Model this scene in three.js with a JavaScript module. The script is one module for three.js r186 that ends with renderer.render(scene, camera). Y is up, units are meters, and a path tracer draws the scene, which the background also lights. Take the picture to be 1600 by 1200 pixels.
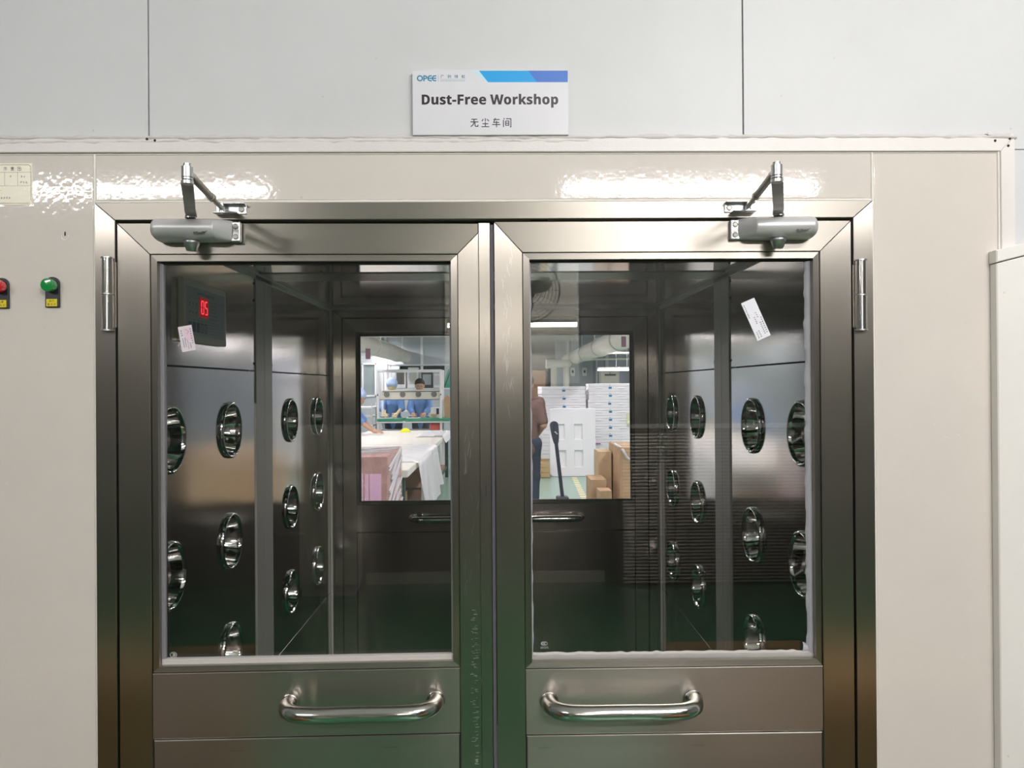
import * as THREE from 'three';
import { RoundedBoxGeometry } from 'three/addons/geometries/RoundedBoxGeometry.js';
import { mergeGeometries } from 'three/addons/utils/BufferGeometryUtils.js';
import { RectAreaLightUniformsLib } from 'three/addons/lights/RectAreaLightUniformsLib.js';

// ------------------------------------------------------------------ camera, renderer, exposure, large lights
const scene = new THREE.Scene();
const camera = new THREE.PerspectiveCamera(2 * Math.atan(600 / 1180) * 180 / Math.PI, 4 / 3, 0.05, 120);
camera.position.set(0.0257, 1.6, 1.4693);
camera.rotation.order = 'YXZ';
camera.rotation.set(0.003, -0.0146, -0.007);
scene.background = new THREE.Color(0x000000);
const renderer = new THREE.WebGLRenderer({ antialias: true });
renderer.toneMapping = THREE.LinearToneMapping;
renderer.toneMappingExposure = 1.0;
renderer.shadowMap.enabled = true;
RectAreaLightUniformsLib.init();

const LAMP_FRONT_LEFT = 150, LAMP_FRONT_RIGHT = 300, LAMP_FRONT_NEAR = 80, LAMP_WORKSHOP = 74;
const WHITE_LIGHT = 0xfffcfb, COOL_LIGHT = 0xfff4fa;
function rectLight(name, parent, x, y, z, w, h, tx, ty, tz, intensity, color) {
  const l = new THREE.RectAreaLight(color, intensity, w, h);
  l.name = name; l.position.set(x, y, z); parent.add(l);
  parent.updateMatrixWorld(true);
  l.lookAt(tx, ty, tz);
  return l;
}

// ------------------------------------------------------------------ small maths
let seed = 7;
const rnd = () => { seed = (seed * 1664525 + 1013904223) >>> 0; return seed / 4294967296; };
const rr = (a, b) => a + (b - a) * rnd();
const hash = (x, y, s) => { let h = (x * 374761393 + y * 668265263 + s * 974711) | 0; h = Math.imul(h ^ (h >>> 13), 1274126177); return ((h ^ (h >>> 16)) >>> 0) / 4294967296; };
const sm = (t) => t * t * (3 - 2 * t);
function vnoise(x, y, px, py, s) {          // tileable value noise, px/py = period in cells
  const xi = Math.floor(x), yi = Math.floor(y), fx = sm(x - xi), fy = sm(y - yi);
  const m = (a, p) => ((a % p) + p) % p;
  const a = hash(m(xi, px), m(yi, py), s), b = hash(m(xi + 1, px), m(yi, py), s), c = hash(m(xi, px), m(yi + 1, py), s), d = hash(m(xi + 1, px), m(yi + 1, py), s);
  return a + (b - a) * fx + (c - a) * fy + (a - b - c + d) * fx * fy;
}
const V = (x, y, z) => new THREE.Vector3(x, y, z);

// ------------------------------------------------------------------ textures
function dataTex(w, h, fn, metres, srgb = false) {
  const d = new Uint8Array(w * h * 4);
  for (let y = 0; y < h; y++) for (let x = 0; x < w; x++) {
    const v = fn(x / w, y / h), i = (y * w + x) * 4;
    const c = Array.isArray(v) ? v : [v, v, v];
    for (let k = 0; k < 3; k++) d[i + k] = Math.max(0, Math.min(255, c[k] * 255));
    d[i + 3] = 255;
  }
  const t = new THREE.DataTexture(d, w, h);
  t.wrapS = t.wrapT = THREE.RepeatWrapping; t.magFilter = THREE.LinearFilter; t.minFilter = THREE.LinearFilter;
  if (srgb) t.colorSpace = THREE.SRGBColorSpace;
  t.repeat.set(1 / metres, 1 / metres); t.needsUpdate = true;
  return t;
}
function turned(t) { const c = t.clone(); c.rotation = Math.PI / 2; c.needsUpdate = true; return c; }
const streakFn = (base, amp) => (u, v) => {
  const s = 0.6 * vnoise(u * 256, v * 2, 256, 2, 1) + 0.4 * vnoise(u * 120, v, 120, 1, 2);
  const b = vnoise(u * 3, v * 3, 3, 3, 4);
  return base + amp * (s - 0.5) + amp * 0.9 * (b - 0.5);
};
const streak = dataTex(512, 512, streakFn(0.9, 0.06), 0.3);
const streakColor = dataTex(512, 512, (u, v) => { const k = streakFn(0.975, 0.02)(u, v); return [k, k, k]; }, 0.3);
const peel = dataTex(512, 512, (u, v) => 0.55 * vnoise(u * 52, v * 52, 52, 52, 11) + 0.3 * vnoise(u * 96, v * 96, 96, 96, 12) + 0.15 * vnoise(u * 17, v * 17, 17, 17, 13), 0.4);
const warp = dataTex(256, 256, (u, v) => 0.7 * vnoise(u * 4, v * 3, 4, 3, 21) + 0.3 * vnoise(u * 9, v * 7, 9, 7, 22), 0.9);
const grain = dataTex(512, 512, (u, v) => 0.4 * vnoise(u * 200, v * 200, 200, 200, 31) + 0.35 * vnoise(u * 40, v * 40, 40, 40, 32) + 0.25 * vnoise(u * 9, v * 9, 9, 9, 33), 0.5);
const dirtTex = dataTex(512, 512, (u, v) => {
  const b = 0.5 * vnoise(u * 6, v * 6, 6, 6, 41) + 0.3 * vnoise(u * 17, v * 17, 17, 17, 42) + 0.2 * vnoise(u * 60, v * 60, 60, 60, 43);
  const speck = hash(Math.floor(u * 300), Math.floor(v * 300), 44) > 0.99985 ? 0.2 : 0;
  const k = 0.955 + 0.06 * (b - 0.5) - speck; return [k, k, k * 0.992];
}, 0.9);
const boardTex = dataTex(256, 256, (u, v) => { const k = 0.86 + 0.12 * vnoise(u * 70, v * 12, 70, 12, 51) + 0.1 * (vnoise(u * 6, v * 6, 6, 6, 52) - 0.5); return [k, k, k]; }, 0.5);
const crease = dataTex(512, 512, (u, v) => {
  const w = vnoise(u * 6, v * 6, 6, 6, 61);
  const a = Math.abs(Math.sin((u * 14 + v * 22 + w * 1.6) * Math.PI)), b = vnoise(u * 34, v * 34, 34, 34, 62);
  return Math.pow(1 - a, 3) * 0.7 + b * 0.3;
}, 0.55);
function canvasTex(w, h, draw) {
  const c = document.createElement('canvas'); c.width = w; c.height = h;
  const g = c.getContext('2d'); draw(g, w, h);
  const t = new THREE.CanvasTexture(c); t.colorSpace = THREE.SRGBColorSpace; t.magFilter = THREE.LinearFilter;
  return t;
}

// ------------------------------------------------------------------ materials
const lin = (r, g, b) => new THREE.Color().setRGB(r, g, b);
const std = (color, roughness = 0.6, extra = {}) => new THREE.MeshStandardMaterial({ color, roughness, ...extra });
const phys = (color, roughness, extra = {}) => new THREE.MeshPhysicalMaterial({ color, roughness, ...extra });
const M = {};
M.steelV = phys(lin(0.45, 0.415, 0.37), 0.32, { metalness: 1, roughnessMap: streak, map: streakColor, anisotropy: 0.8, anisotropyRotation: 0 });
M.steelH = phys(lin(0.45, 0.415, 0.37), 0.32, { metalness: 1, roughnessMap: turned(streak), map: turned(streakColor), anisotropy: 0.8, anisotropyRotation: Math.PI / 2 });
M.steelPanel = M.steelH.clone(); M.steelH.roughness = 0.44;
M.innerV = phys(lin(0.45, 0.42, 0.375), 0.2, { metalness: 1, roughnessMap: streak, map: streakColor, anisotropy: 0.6 });
M.innerH = phys(lin(0.45, 0.42, 0.375), 0.2, { metalness: 1, roughnessMap: turned(streak), map: turned(streakColor), anisotropy: 0.6, anisotropyRotation: Math.PI / 2 });
M.cabin = phys(lin(0.74, 0.72, 0.69), 0.15, { metalness: 1, roughnessMap: turned(streak), map: turned(streakColor), bumpMap: warp, bumpScale: 0.0010, anisotropy: 0.35, anisotropyRotation: Math.PI / 2 });
M.cabinTop = phys(lin(0.56, 0.55, 0.535), 0.1, { metalness: 1, bumpMap: warp, bumpScale: 0.00025 });
M.strip = phys(lin(0.50, 0.49, 0.44), 0.5, { metalness: 0.45, map: streakColor });
M.chrome = phys(lin(0.72, 0.71, 0.69), 0.05, { metalness: 1 });
M.tube = phys(lin(0.68, 0.65, 0.62), 0.13, { metalness: 1, bumpMap: grain, bumpScale: 0.00004 });
M.satin = phys(lin(0.66, 0.65, 0.655), 0.38, { metalness: 0.3 });
M.bright = phys(lin(0.60, 0.60, 0.61), 0.34, { metalness: 1 });
M.armSteel = phys(lin(0.36, 0.345, 0.31), 0.42, { metalness: 0.85 });
M.hole = std(lin(0.012, 0.012, 0.012), 0.8);
M.gap = std(lin(0.02, 0.018, 0.016), 0.7);
M.upper = std(lin(0.69, 0.69, 0.71), 0.42, { map: dirtTex, bumpMap: peel, bumpScale: 0.00002 });
M.casing = phys(lin(0.775, 0.705, 0.66), 0.05, { map: dirtTex, bumpMap: peel, bumpScale: 0.00014, specularIntensity: 0.8 });
M.casingTop = phys(lin(0.765, 0.70, 0.655), 0.06, { map: dirtTex, bumpMap: peel, bumpScale: 0.00008, specularIntensity: 0.7 });
M.trim = std(lin(0.83, 0.78, 0.765), 0.38, { map: dirtTex, bumpMap: grain, bumpScale: 0.0003 });
M.caulk = std(lin(0.86, 0.83, 0.77), 0.4);
M.silicone = std(lin(0.50, 0.49, 0.53), 0.4, { bumpMap: grain, bumpScale: 0.0006 });
M.siliconeWhite = std(lin(0.62, 0.585, 0.56), 0.45, { bumpMap: grain, bumpScale: 0.0008 });
M.rubber = std(lin(0.24, 0.225, 0.28), 0.55);
M.gasket = std(lin(0.27, 0.26, 0.28), 0.5);
M.glass = phys(lin(0.985, 0.985, 0.985), 0, { transmission: 1, thickness: 0, ior: 1.5 });
M.cabinet = std(lin(0.90, 0.86, 0.83), 0.42, { map: dirtTex });
M.black = std(lin(0.025, 0.022, 0.03), 0.4);
M.yellowPlate = std(lin(0.80, 0.66, 0.03), 0.5);
M.greenLens = phys(lin(0.01, 0.27, 0.055), 0.12, { clearcoat: 1, clearcoatRoughness: 0.05 });
M.redLens = phys(lin(0.62, 0.01, 0.02), 0.12, { clearcoat: 1, clearcoatRoughness: 0.05 });
M.floor = phys(lin(0.055, 0.20, 0.105), 0.3, { roughnessMap: grain, map: dirtTex, clearcoat: 0.4, clearcoatRoughness: 0.2 });
M.floorShop = phys(lin(0.22, 0.36, 0.285), 0.34, { map: dirtTex, clearcoat: 0.4, clearcoatRoughness: 0.18 });
M.roomWall = std(lin(0.36, 0.36, 0.36), 0.6, { map: dirtTex });
M.roomCeil = std(lin(0.78, 0.78, 0.78), 0.8);
M.rearWall = std(lin(0.16, 0.16, 0.155), 0.6, { map: dirtTex });
M.shopWall = std(lin(0.47, 0.51, 0.57), 0.6, { map: dirtTex });
M.shopWallLeft = std(lin(0.45, 0.50, 0.52), 0.6, { map: dirtTex });
M.shopCeil = std(lin(0.44, 0.45, 0.46), 0.8, { map: dirtTex });
M.whitePaint = std(lin(0.78, 0.79, 0.78), 0.45);
M.creamPaint = std(lin(0.74, 0.71, 0.62), 0.5);
M.duct = std(lin(0.60, 0.58, 0.52), 0.5, { bumpMap: grain, bumpScale: 0.004 });
M.foam = std(lin(0.88, 0.875, 0.89), 0.75, { bumpMap: grain, bumpScale: 0.0012 });
M.foamBlue = std(lin(0.03, 0.20, 0.40), 0.6);
M.foamInk = std(lin(0.22, 0.34, 0.40), 0.6);
M.card = std(lin(0.50, 0.34, 0.19), 0.85, { map: boardTex });
M.cardMid = std(lin(0.44, 0.24, 0.10), 0.85, { map: boardTex });
M.cardDark = std(lin(0.30, 0.185, 0.12), 0.85, { map: boardTex });
M.cardPink = std(lin(0.56, 0.30, 0.24), 0.8, { map: boardTex });
M.cardLight = std(lin(0.62, 0.46, 0.28), 0.85, { map: boardTex });
M.pink = std(lin(0.86, 0.50, 0.68), 0.7);
M.film = phys(lin(0.98, 0.97, 0.98), 0.07, { transmission: 0.97, thickness: 0, bumpMap: crease, bumpScale: 0.012 });
M.sheet = phys(lin(0.86, 0.88, 0.88), 0.45, { transmission: 0.35, thickness: 0, bumpMap: crease, bumpScale: 0.002, side: THREE.DoubleSide });
M.cover = std(lin(0.68, 0.68, 0.60), 0.6, { bumpMap: crease, bumpScale: 0.0012 });
M.tableLeg = std(lin(0.035, 0.075, 0.065), 0.5);
M.mat = std(lin(0.04, 0.30, 0.17), 0.28);
M.grille = std(lin(0.10, 0.10, 0.085), 0.5);
M.blueCloth = std(lin(0.17, 0.33, 0.66), 0.85, { bumpMap: crease, bumpScale: 0.006 });
M.capCloth = std(lin(0.42, 0.55, 0.78), 0.85);
M.brownCloth = std(lin(0.175, 0.105, 0.09), 0.9, { bumpMap: crease, bumpScale: 0.006 });
M.denim = std(lin(0.035, 0.05, 0.075), 0.9);
M.skin = std(lin(0.50, 0.30, 0.20), 0.6);
M.skinGlove = std(lin(0.64, 0.52, 0.30), 0.7);
M.hair = std(lin(0.015, 0.012, 0.012), 0.6);
M.yellow = std(lin(0.80, 0.82, 0.03), 0.5);
M.red = std(lin(0.62, 0.12, 0.09), 0.5);
M.greenSheet = std(lin(0.07, 0.42, 0.27), 0.5);
M.purple = std(lin(0.17, 0.095, 0.13), 0.6);
M.wood = std(lin(0.55, 0.40, 0.20), 0.8, { map: boardTex });
M.darkMetal = phys(lin(0.05, 0.055, 0.075), 0.38, { metalness: 0.3 });
M.tape = std(lin(0.80, 0.72, 0.35), 0.6);
M.paperNote = std(lin(0.74, 0.76, 0.50), 0.8);
M.lampGlow = std(lin(0.9, 0.9, 0.9), 0.5, { emissive: new THREE.Color(0xfffaf0), emissiveIntensity: 6 });
M.lampGlowCool = std(lin(0.9, 0.9, 0.9), 0.5, { emissive: new THREE.Color(0xf6faff), emissiveIntensity: 3 });

// ------------------------------------------------------------------ geometry helpers
function metreUV(g) {                       // planar uv in metres by the dominant axis of the normal
  const p = g.attributes.position, n = g.attributes.normal, uv = new Float32Array(p.count * 2);
  for (let i = 0; i < p.count; i++) {
    const ax = Math.abs(n.getX(i)), ay = Math.abs(n.getY(i)), az = Math.abs(n.getZ(i));
    let u, v;
    if (az >= ax && az >= ay) { u = p.getX(i); v = p.getY(i); } else if (ax >= ay) { u = p.getZ(i); v = p.getY(i); } else { u = p.getX(i); v = p.getZ(i); }
    uv[i * 2] = u; uv[i * 2 + 1] = v;
  }
  g.setAttribute('uv', new THREE.BufferAttribute(uv, 2));
  return g;
}
function bx(x0, x1, y0, y1, z0, z1, r = 0) {
  const w = x1 - x0, h = y1 - y0, d = z1 - z0;
  const g = r > 0 ? new RoundedBoxGeometry(w, h, d, 2, Math.min(r, w * 0.49, h * 0.49, d * 0.49)) : new THREE.BoxGeometry(w, h, d);
  g.translate((x0 + x1) / 2, (y0 + y1) / 2, (z0 + z1) / 2);
  return metreUV(g);
}
function prism(pts, z0, z1, bevel = 0.0008, holes = []) {   // polygon in xy, thick in z, edges eased
  const s = new THREE.Shape(pts.map(([x, y]) => new THREE.Vector2(x, y)));
  for (const h of holes) s.holes.push(h);
  const g = new THREE.ExtrudeGeometry(s, { depth: z1 - z0 - 2 * bevel, bevelEnabled: bevel > 0, bevelSize: bevel, bevelOffset: -bevel, bevelThickness: bevel, bevelSegments: 1, curveSegments: 28 });
  g.translate(0, 0, z0 + bevel);
  return metreUV(g);
}
function circleHole(x, y, r) { const p = new THREE.Path(); p.absarc(x, y, r, 0, Math.PI * 2, true); return p; }
function rectHole(x0, x1, y0, y1) { const p = new THREE.Path(); p.moveTo(x0, y0); p.lineTo(x0, y1); p.lineTo(x1, y1); p.lineTo(x1, y0); p.closePath(); return p; }
function solid4(front, zBack) {             // four front corners with their own depth, closed down to a flat back
  const b = front.map((p) => V(p.x, p.y, zBack)), tri = [];
  const q = (a, c, d, e) => tri.push(a, c, d, a, d, e);
  q(...front); q(b[3], b[2], b[1], b[0]);
  for (let i = 0; i < 4; i++) { const j = (i + 1) % 4; q(front[i], b[i], b[j], front[j]); }
  const g = new THREE.BufferGeometry().setFromPoints(tri); g.computeVertexNormals();
  return metreUV(g);
}
function cyl(x, y, z, r, h, axis = 'y', seg = 24, r2 = r) {
  const g = new THREE.CylinderGeometry(r2, r, h, seg);
  if (axis === 'x') g.rotateZ(-Math.PI / 2); if (axis === 'z') g.rotateX(Math.PI / 2);
  return g.translate(x, y, z);
}
function tubeGeo(pts, r, seg = 40, rad = 14) { return new THREE.TubeGeometry(new THREE.CatmullRomCurve3(pts.map((p) => V(...p)), false, 'centripetal'), seg, r, rad, false); }
function bar(a, b, r, seg = 12, r2 = r) {   // straight round bar from a to b
  const A = V(...a), B = V(...b), d = B.clone().sub(A), g = new THREE.CylinderGeometry(r2, r, d.length(), seg);
  g.applyQuaternion(new THREE.Quaternion().setFromUnitVectors(V(0, 1, 0), d.normalize()));
  return g.translate((A.x + B.x) / 2, (A.y + B.y) / 2, (A.z + B.z) / 2);
}
const merge = (list) => mergeGeometries(list.map((g) => { const n = g.index ? g.toNonIndexed() : g; for (const k of Object.keys(n.attributes)) if (!['position', 'normal', 'uv'].includes(k)) n.deleteAttribute(k); return n; }));

// ------------------------------------------------------------------ object helpers
const taken = {};
function numbered(name) { const n = taken[name] = (taken[name] ?? -1) + 1; return n ? `${name}_${String(n).padStart(3, '0')}` : name; }
function shade(o) { o.castShadow = true; o.receiveShadow = true; return o; }
function tag(o, label, category, group, kind) {
  o.userData.label = label; o.userData.category = category;
  if (group) o.userData.group = group;
  if (kind) o.userData.kind = kind;
  return o;
}
function thing(name, label, category, at = [0, 0, 0], group, kind) {
  const o = new THREE.Group(); o.name = numbered(name); o.position.set(...at); scene.add(o);
  return tag(o, label, category, group, kind);
}
function part(parent, name, geo, mat, label) {            // geometry in the parent's own axes
  const m = shade(new THREE.Mesh(geo, mat)); m.name = name; parent.add(m);
  if (label) m.userData.label = label;
  return m;
}
function wpart(parent, name, geo, mat, label) {           // geometry given in world metres, parent not turned
  const p = V(0, 0, 0); for (let o = parent; o; o = o.parent) p.add(o.position);
  geo.translate(-p.x, -p.y, -p.z);
  return part(parent, name, geo, mat, label);
}
function single(name, geo, mat, label, category, at = [0, 0, 0], group, kind) {   // one-mesh thing, geometry in world metres
  geo.translate(-at[0], -at[1], -at[2]);
  const m = shade(new THREE.Mesh(geo, mat)); m.name = numbered(name); m.position.set(...at); scene.add(m);
  return tag(m, label, category, group, kind);
}

// ------------------------------------------------------------------ hand-drawn character strokes (100 x 100 box)
const GLYPH = {
  wu: [[20, 15, 80, 15], [10, 42, 90, 42], [48, 15, 46, 50, 35, 75, 12, 92], [56, 42, 56, 80, 62, 88, 85, 88, 88, 72]],
  chen: [[50, 5, 50, 38], [30, 14, 15, 35], [68, 14, 86, 35], [20, 62, 80, 62], [50, 45, 50, 92], [10, 92, 90, 92]],
  che: [[20, 18, 85, 18], [42, 3, 24, 48, 80, 48], [8, 70, 92, 70], [53, 32, 53, 98]],
  jian: [[14, 5, 24, 15], [12, 22, 12, 97], [38, 10, 88, 10, 88, 95, 78, 93], [34, 34, 67, 34, 67, 78, 34, 78, 34, 34], [34, 56, 67, 56]],
  guang: [[50, 3, 55, 14], [20, 18, 90, 18], [22, 18, 20, 60, 8, 95]],
  chuang: [[30, 5, 8, 40], [30, 5, 50, 32], [18, 45, 42, 45, 40, 68], [18, 45, 18, 85, 48, 85], [66, 15, 66, 65], [88, 5, 88, 92, 78, 90]],
  lv: [[28, 5, 10, 30, 30, 30, 10, 58, 35, 55], [10, 88, 38, 78], [50, 12, 82, 12, 80, 40], [52, 26, 80, 26], [45, 42, 92, 42], [67, 42, 67, 92], [52, 55, 60, 65], [84, 52, 74, 64], [48, 85, 62, 70], [72, 66, 90, 85]],
  hong: [[10, 28, 42, 28, 42, 58, 10, 58, 10, 28], [26, 8, 26, 85], [8, 88, 46, 80], [55, 18, 92, 18], [73, 18, 73, 85], [50, 86, 95, 86]],
  shi: [[25, 15, 75, 15], [10, 38, 90, 38], [50, 38, 50, 92, 40, 90], [30, 55, 15, 82], [70, 55, 88, 82]],
  yi: [[50, 3, 50, 12], [18, 14, 82, 14], [35, 20, 38, 28], [65, 20, 62, 28], [8, 32, 92, 32], [28, 40, 72, 40, 72, 65, 28, 65, 28, 40], [28, 52, 72, 52], [18, 75, 10, 92], [32, 75, 35, 92, 70, 92, 74, 80], [50, 72, 56, 80], [80, 74, 90, 88]],
  tu: [[10, 8, 90, 8, 90, 94, 10, 94, 10, 8], [45, 18, 26, 45], [40, 28, 68, 28, 28, 62], [42, 36, 78, 62], [48, 64, 60, 72], [40, 77, 62, 87]],
  yun: [[40, 15, 85, 15], [32, 38, 95, 38], [58, 38, 42, 68, 82, 64], [72, 50, 88, 74], [12, 12, 22, 24], [8, 40, 24, 40, 22, 78, 8, 92], [20, 82, 45, 92, 95, 92]],
  xing: [[30, 5, 8, 30], [34, 28, 6, 58], [22, 45, 22, 95], [48, 18, 88, 18], [40, 42, 95, 42], [72, 42, 72, 95, 60, 90]],
  zhi: [[8, 28, 38, 28], [24, 5, 24, 92, 14, 88], [8, 65, 40, 52], [52, 8, 52, 38, 90, 38, 92, 28], [85, 10, 54, 24], [50, 50, 88, 50, 88, 95, 50, 95, 50, 50], [50, 72, 88, 72]],
  deng: [[10, 30, 14, 48], [40, 28, 32, 46], [25, 8, 24, 60, 8, 94], [26, 62, 42, 82], [50, 20, 95, 20], [74, 20, 74, 92, 62, 88]],
  dian: [[20, 20, 80, 20, 80, 65, 20, 65, 20, 20], [20, 42, 80, 42], [50, 5, 50, 85, 60, 92, 92, 92, 92, 78]],
  yuan: [[10, 10, 20, 20], [6, 38, 16, 46], [6, 92, 22, 62], [34, 12, 92, 12], [36, 12, 34, 60, 24, 94], [46, 28, 84, 28, 84, 56, 46, 56, 46, 28], [46, 42, 84, 42], [65, 56, 65, 94, 56, 92], [48, 68, 40, 86], [80, 66, 92, 84]],
};
function glyph(g, key, x, y, size, lw) {
  g.lineWidth = lw; g.lineCap = 'butt'; g.lineJoin = 'miter'; const k = size / 100;
  for (const s of GLYPH[key]) { g.beginPath(); g.moveTo(x + s[0] * k, y + s[1] * k); for (let i = 2; i < s.length; i += 2) g.lineTo(x + s[i] * k, y + s[i + 1] * k); g.stroke(); }
}
function tinyPrint(g, x, y, n, w, h, color, gap = 0.35) {  // rows of unreadably small printed characters
  g.strokeStyle = color; g.lineWidth = Math.max(1, h * 0.13);
  for (let i = 0; i < n; i++) {
    const cx = x + i * w * (1 + gap);
    for (let k = 0; k < 4; k++) { g.beginPath(); g.moveTo(cx + rnd() * w * 0.3, y + rnd() * h); g.lineTo(cx + w * (0.6 + 0.4 * rnd()), y + rnd() * h); g.stroke(); }
    g.beginPath(); g.moveTo(cx + w * rr(0.2, 0.7), y); g.lineTo(cx + w * rr(0.2, 0.7), y + h); g.stroke();
  }
}

// ================================================================== THE SETTING
const structure = (name, label, category, at) => { const o = new THREE.Group(); o.name = name; if (at) o.position.set(...at); scene.add(o); return tag(o, label, category, null, 'structure'); };
function block(name, g, m, label, category) { const o = shade(new THREE.Mesh(g, m)); o.name = name; scene.add(o); return tag(o, label, category, null, 'structure'); }
const ROOM_X = 5, ROOM_TOP = 3.3, ROOM_BACK = 4.65;
block('floor', bx(-ROOM_X, ROOM_X, -0.1, 0, -0.02, ROOM_BACK, 0), M.floor, 'green epoxy floor in front of the air shower doors', 'floor');
block('ceiling', bx(-ROOM_X, ROOM_X, ROOM_TOP, ROOM_TOP + 0.1, -0.05, ROOM_BACK, 0), M.roomCeil, 'white ceiling of the entrance room', 'ceiling');
block('wall_left', bx(-ROOM_X - 0.1, -ROOM_X, -0.1, ROOM_TOP + 0.1, -0.05, ROOM_BACK, 0), M.roomWall, 'left wall of the entrance room', 'wall');
block('wall_right', bx(ROOM_X, ROOM_X + 0.1, -0.1, ROOM_TOP + 0.1, -0.05, ROOM_BACK, 0), M.roomWall, 'right wall of the entrance room', 'wall');
block('wall_back', bx(-ROOM_X - 0.1, ROOM_X + 0.1, -0.1, ROOM_TOP + 0.1, ROOM_BACK, ROOM_BACK + 0.1, 0), M.rearWall, 'grey wall behind the camera', 'wall');

// --- upper wall of cool white sandwich panels, joints open
const upper = structure('wall_front', 'cool white panel wall above the stainless doors', 'wall');
const upX = [-ROOM_X, -3.0, -1.818, -0.656, 0.506, 1.668, 2.83, ROOM_X];
for (let i = 0; i < upX.length - 1; i++) part(upper, 'panel', bx(upX[i] + (i ? 0.0013 : 0), upX[i + 1] - 0.0013, 2.062, ROOM_TOP, -0.05, -0.008, 0.001), M.upper);
part(upper, 'backing', bx(-ROOM_X, ROOM_X, 2.0, ROOM_TOP, -0.09, -0.05), M.gap);
part(upper, 'panel', bx(1.036, ROOM_X, 0, 2.0605, -0.05, -0.008, 0.001), M.upper);
part(upper, 'panel', bx(-ROOM_X, -1.62, 0, 2.0605, -0.05, -0.008, 0.001), M.upper);

// --- cream painted casing of the air shower
const casing = structure('wall_casing', 'cream painted steel casing around the air shower doors', 'wall');
part(casing, 'panel', bx(-1.62, -0.7625, 0, 2.057, -0.05, -0.006, 0.002), M.casing);
part(casing, 'panel', bx(-0.757, 0.7565, 1.9655, 2.054, -0.05, -0.006, 0.002), M.casingTop);
part(casing, 'panel', bx(0.762, 1.0085, 0, 2.057, -0.05, -0.006, 0.002), M.casing);
part(casing, 'backing', bx(-1.62, 1.036, 1.96, 2.06, -0.09, -0.05), M.gap);
{ // faint ring left by a lamp hole, with a small chip, on the left panel
  const ring = part(casing, 'scratched_ring', new THREE.TorusGeometry(0.0068, 0.0009, 8, 28, Math.PI * 1.35).rotateZ(Math.PI * 0.83).translate(-0.817, 1.8955, -0.0058), M.caulk);
  part(ring, 'paint_chip', new THREE.SphereGeometry(0.0022, 10, 8).scale(0.7, 2.1, 0.3).translate(-0.817, 1.9015, -0.0058), M.gap);
}
for (const [x, y, a, l] of [[0.905, 1.492, -0.35, 0.02], [0.926, 1.497, -0.7, 0.01], [0.93, 1.06, 0.1, 0.006], [0.877, 1.52, -0.4, 0.008], [-0.93, 1.42, 0.5, 0.008]]) part(casing, 'scuff', new THREE.SphereGeometry(0.5, 10, 6).scale(l, 0.0022, 0.0006).rotateZ(a).translate(x, y, -0.006), M.trim);

// --- caulk lines between casing sheets
const seams = structure('trim_1', 'thin white sealant lines along the joints of the casing', 'sealant');
function lumpy(x0, y0, x1, y1, w, z, h, seedN, n = 90, jit = 0.35) {      // hand-run sealant bead along a line, its edges wavering
  const pos = [], L = Math.hypot(x1 - x0, y1 - y0), ux = (x1 - x0) / L, uy = (y1 - y0) / L, idx = [];
  for (let i = 0; i <= n; i++) {
    const t = i / n, f = t * L / 0.02, a = 1 + jit * (vnoise(f, 0.5, 4096, 4096, seedN) - 0.5) * 2, b = 1 + jit * (vnoise(f * 1.7, 3.5, 4096, 4096, seedN) - 0.5) * 2, c = 1 + 0.5 * jit * (vnoise(f * 1.3, 7.5, 4096, 4096, seedN) - 0.5);
    const cx = x0 + ux * L * t, cy = y0 + uy * L * t;
    for (const [s, d] of [[-0.5 * a, 0], [-0.34 * a, 0.7 * c], [0, c], [0.34 * b, 0.7 * c], [0.5 * b, 0]]) pos.push(cx - uy * s * w, cy + ux * s * w, z + d * h);
  }
  for (let i = 0; i < n; i++) for (let k = 0; k < 4; k++) { const a = i * 5 + k, b = a + 5; idx.push(a, b, a + 1, a + 1, b, b + 1); }
  const g = new THREE.BufferGeometry(); g.setAttribute('position', new THREE.Float32BufferAttribute(pos, 3)); g.setIndex(idx); g.computeVertexNormals();
  const n2 = g.attributes.normal; let s = 0; for (let i = 0; i < n2.count; i++) s += n2.getZ(i);
  if (s < 0) { g.setIndex(idx.map((_, i) => idx[i - (i % 3) + [0, 2, 1][i % 3]])); g.computeVertexNormals(); }
  return metreUV(g);
}
part(seams, 'sealant_bead', lumpy(-0.7598, 0, -0.7598, 2.056, 0.006, -0.008, 0.004, 1, 300, 0.25), M.caulk);
part(seams, 'sealant_bead', lumpy(0.7595, 0, 0.7595, 2.056, 0.006, -0.008, 0.004, 2, 300, 0.12), M.caulk);
part(seams, 'sealant_bead', lumpy(-0.757, 1.9625, 0.757, 1.9625, 0.0065, -0.008, 0.004, 3, 240, 0.15), M.caulk);
part(seams, 'sealant_bead', lumpy(1.0095, 0, 1.0095, 2.056, 0.005, -0.006, 0.004, 4, 240, 0.15), M.caulk);
part(seams, 'sealant_bead', lumpy(-1.6, 2.0555, 1.008, 2.0545, 0.0035, -0.007, 0.003, 5, 240, 0.2), M.caulk);

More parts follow.
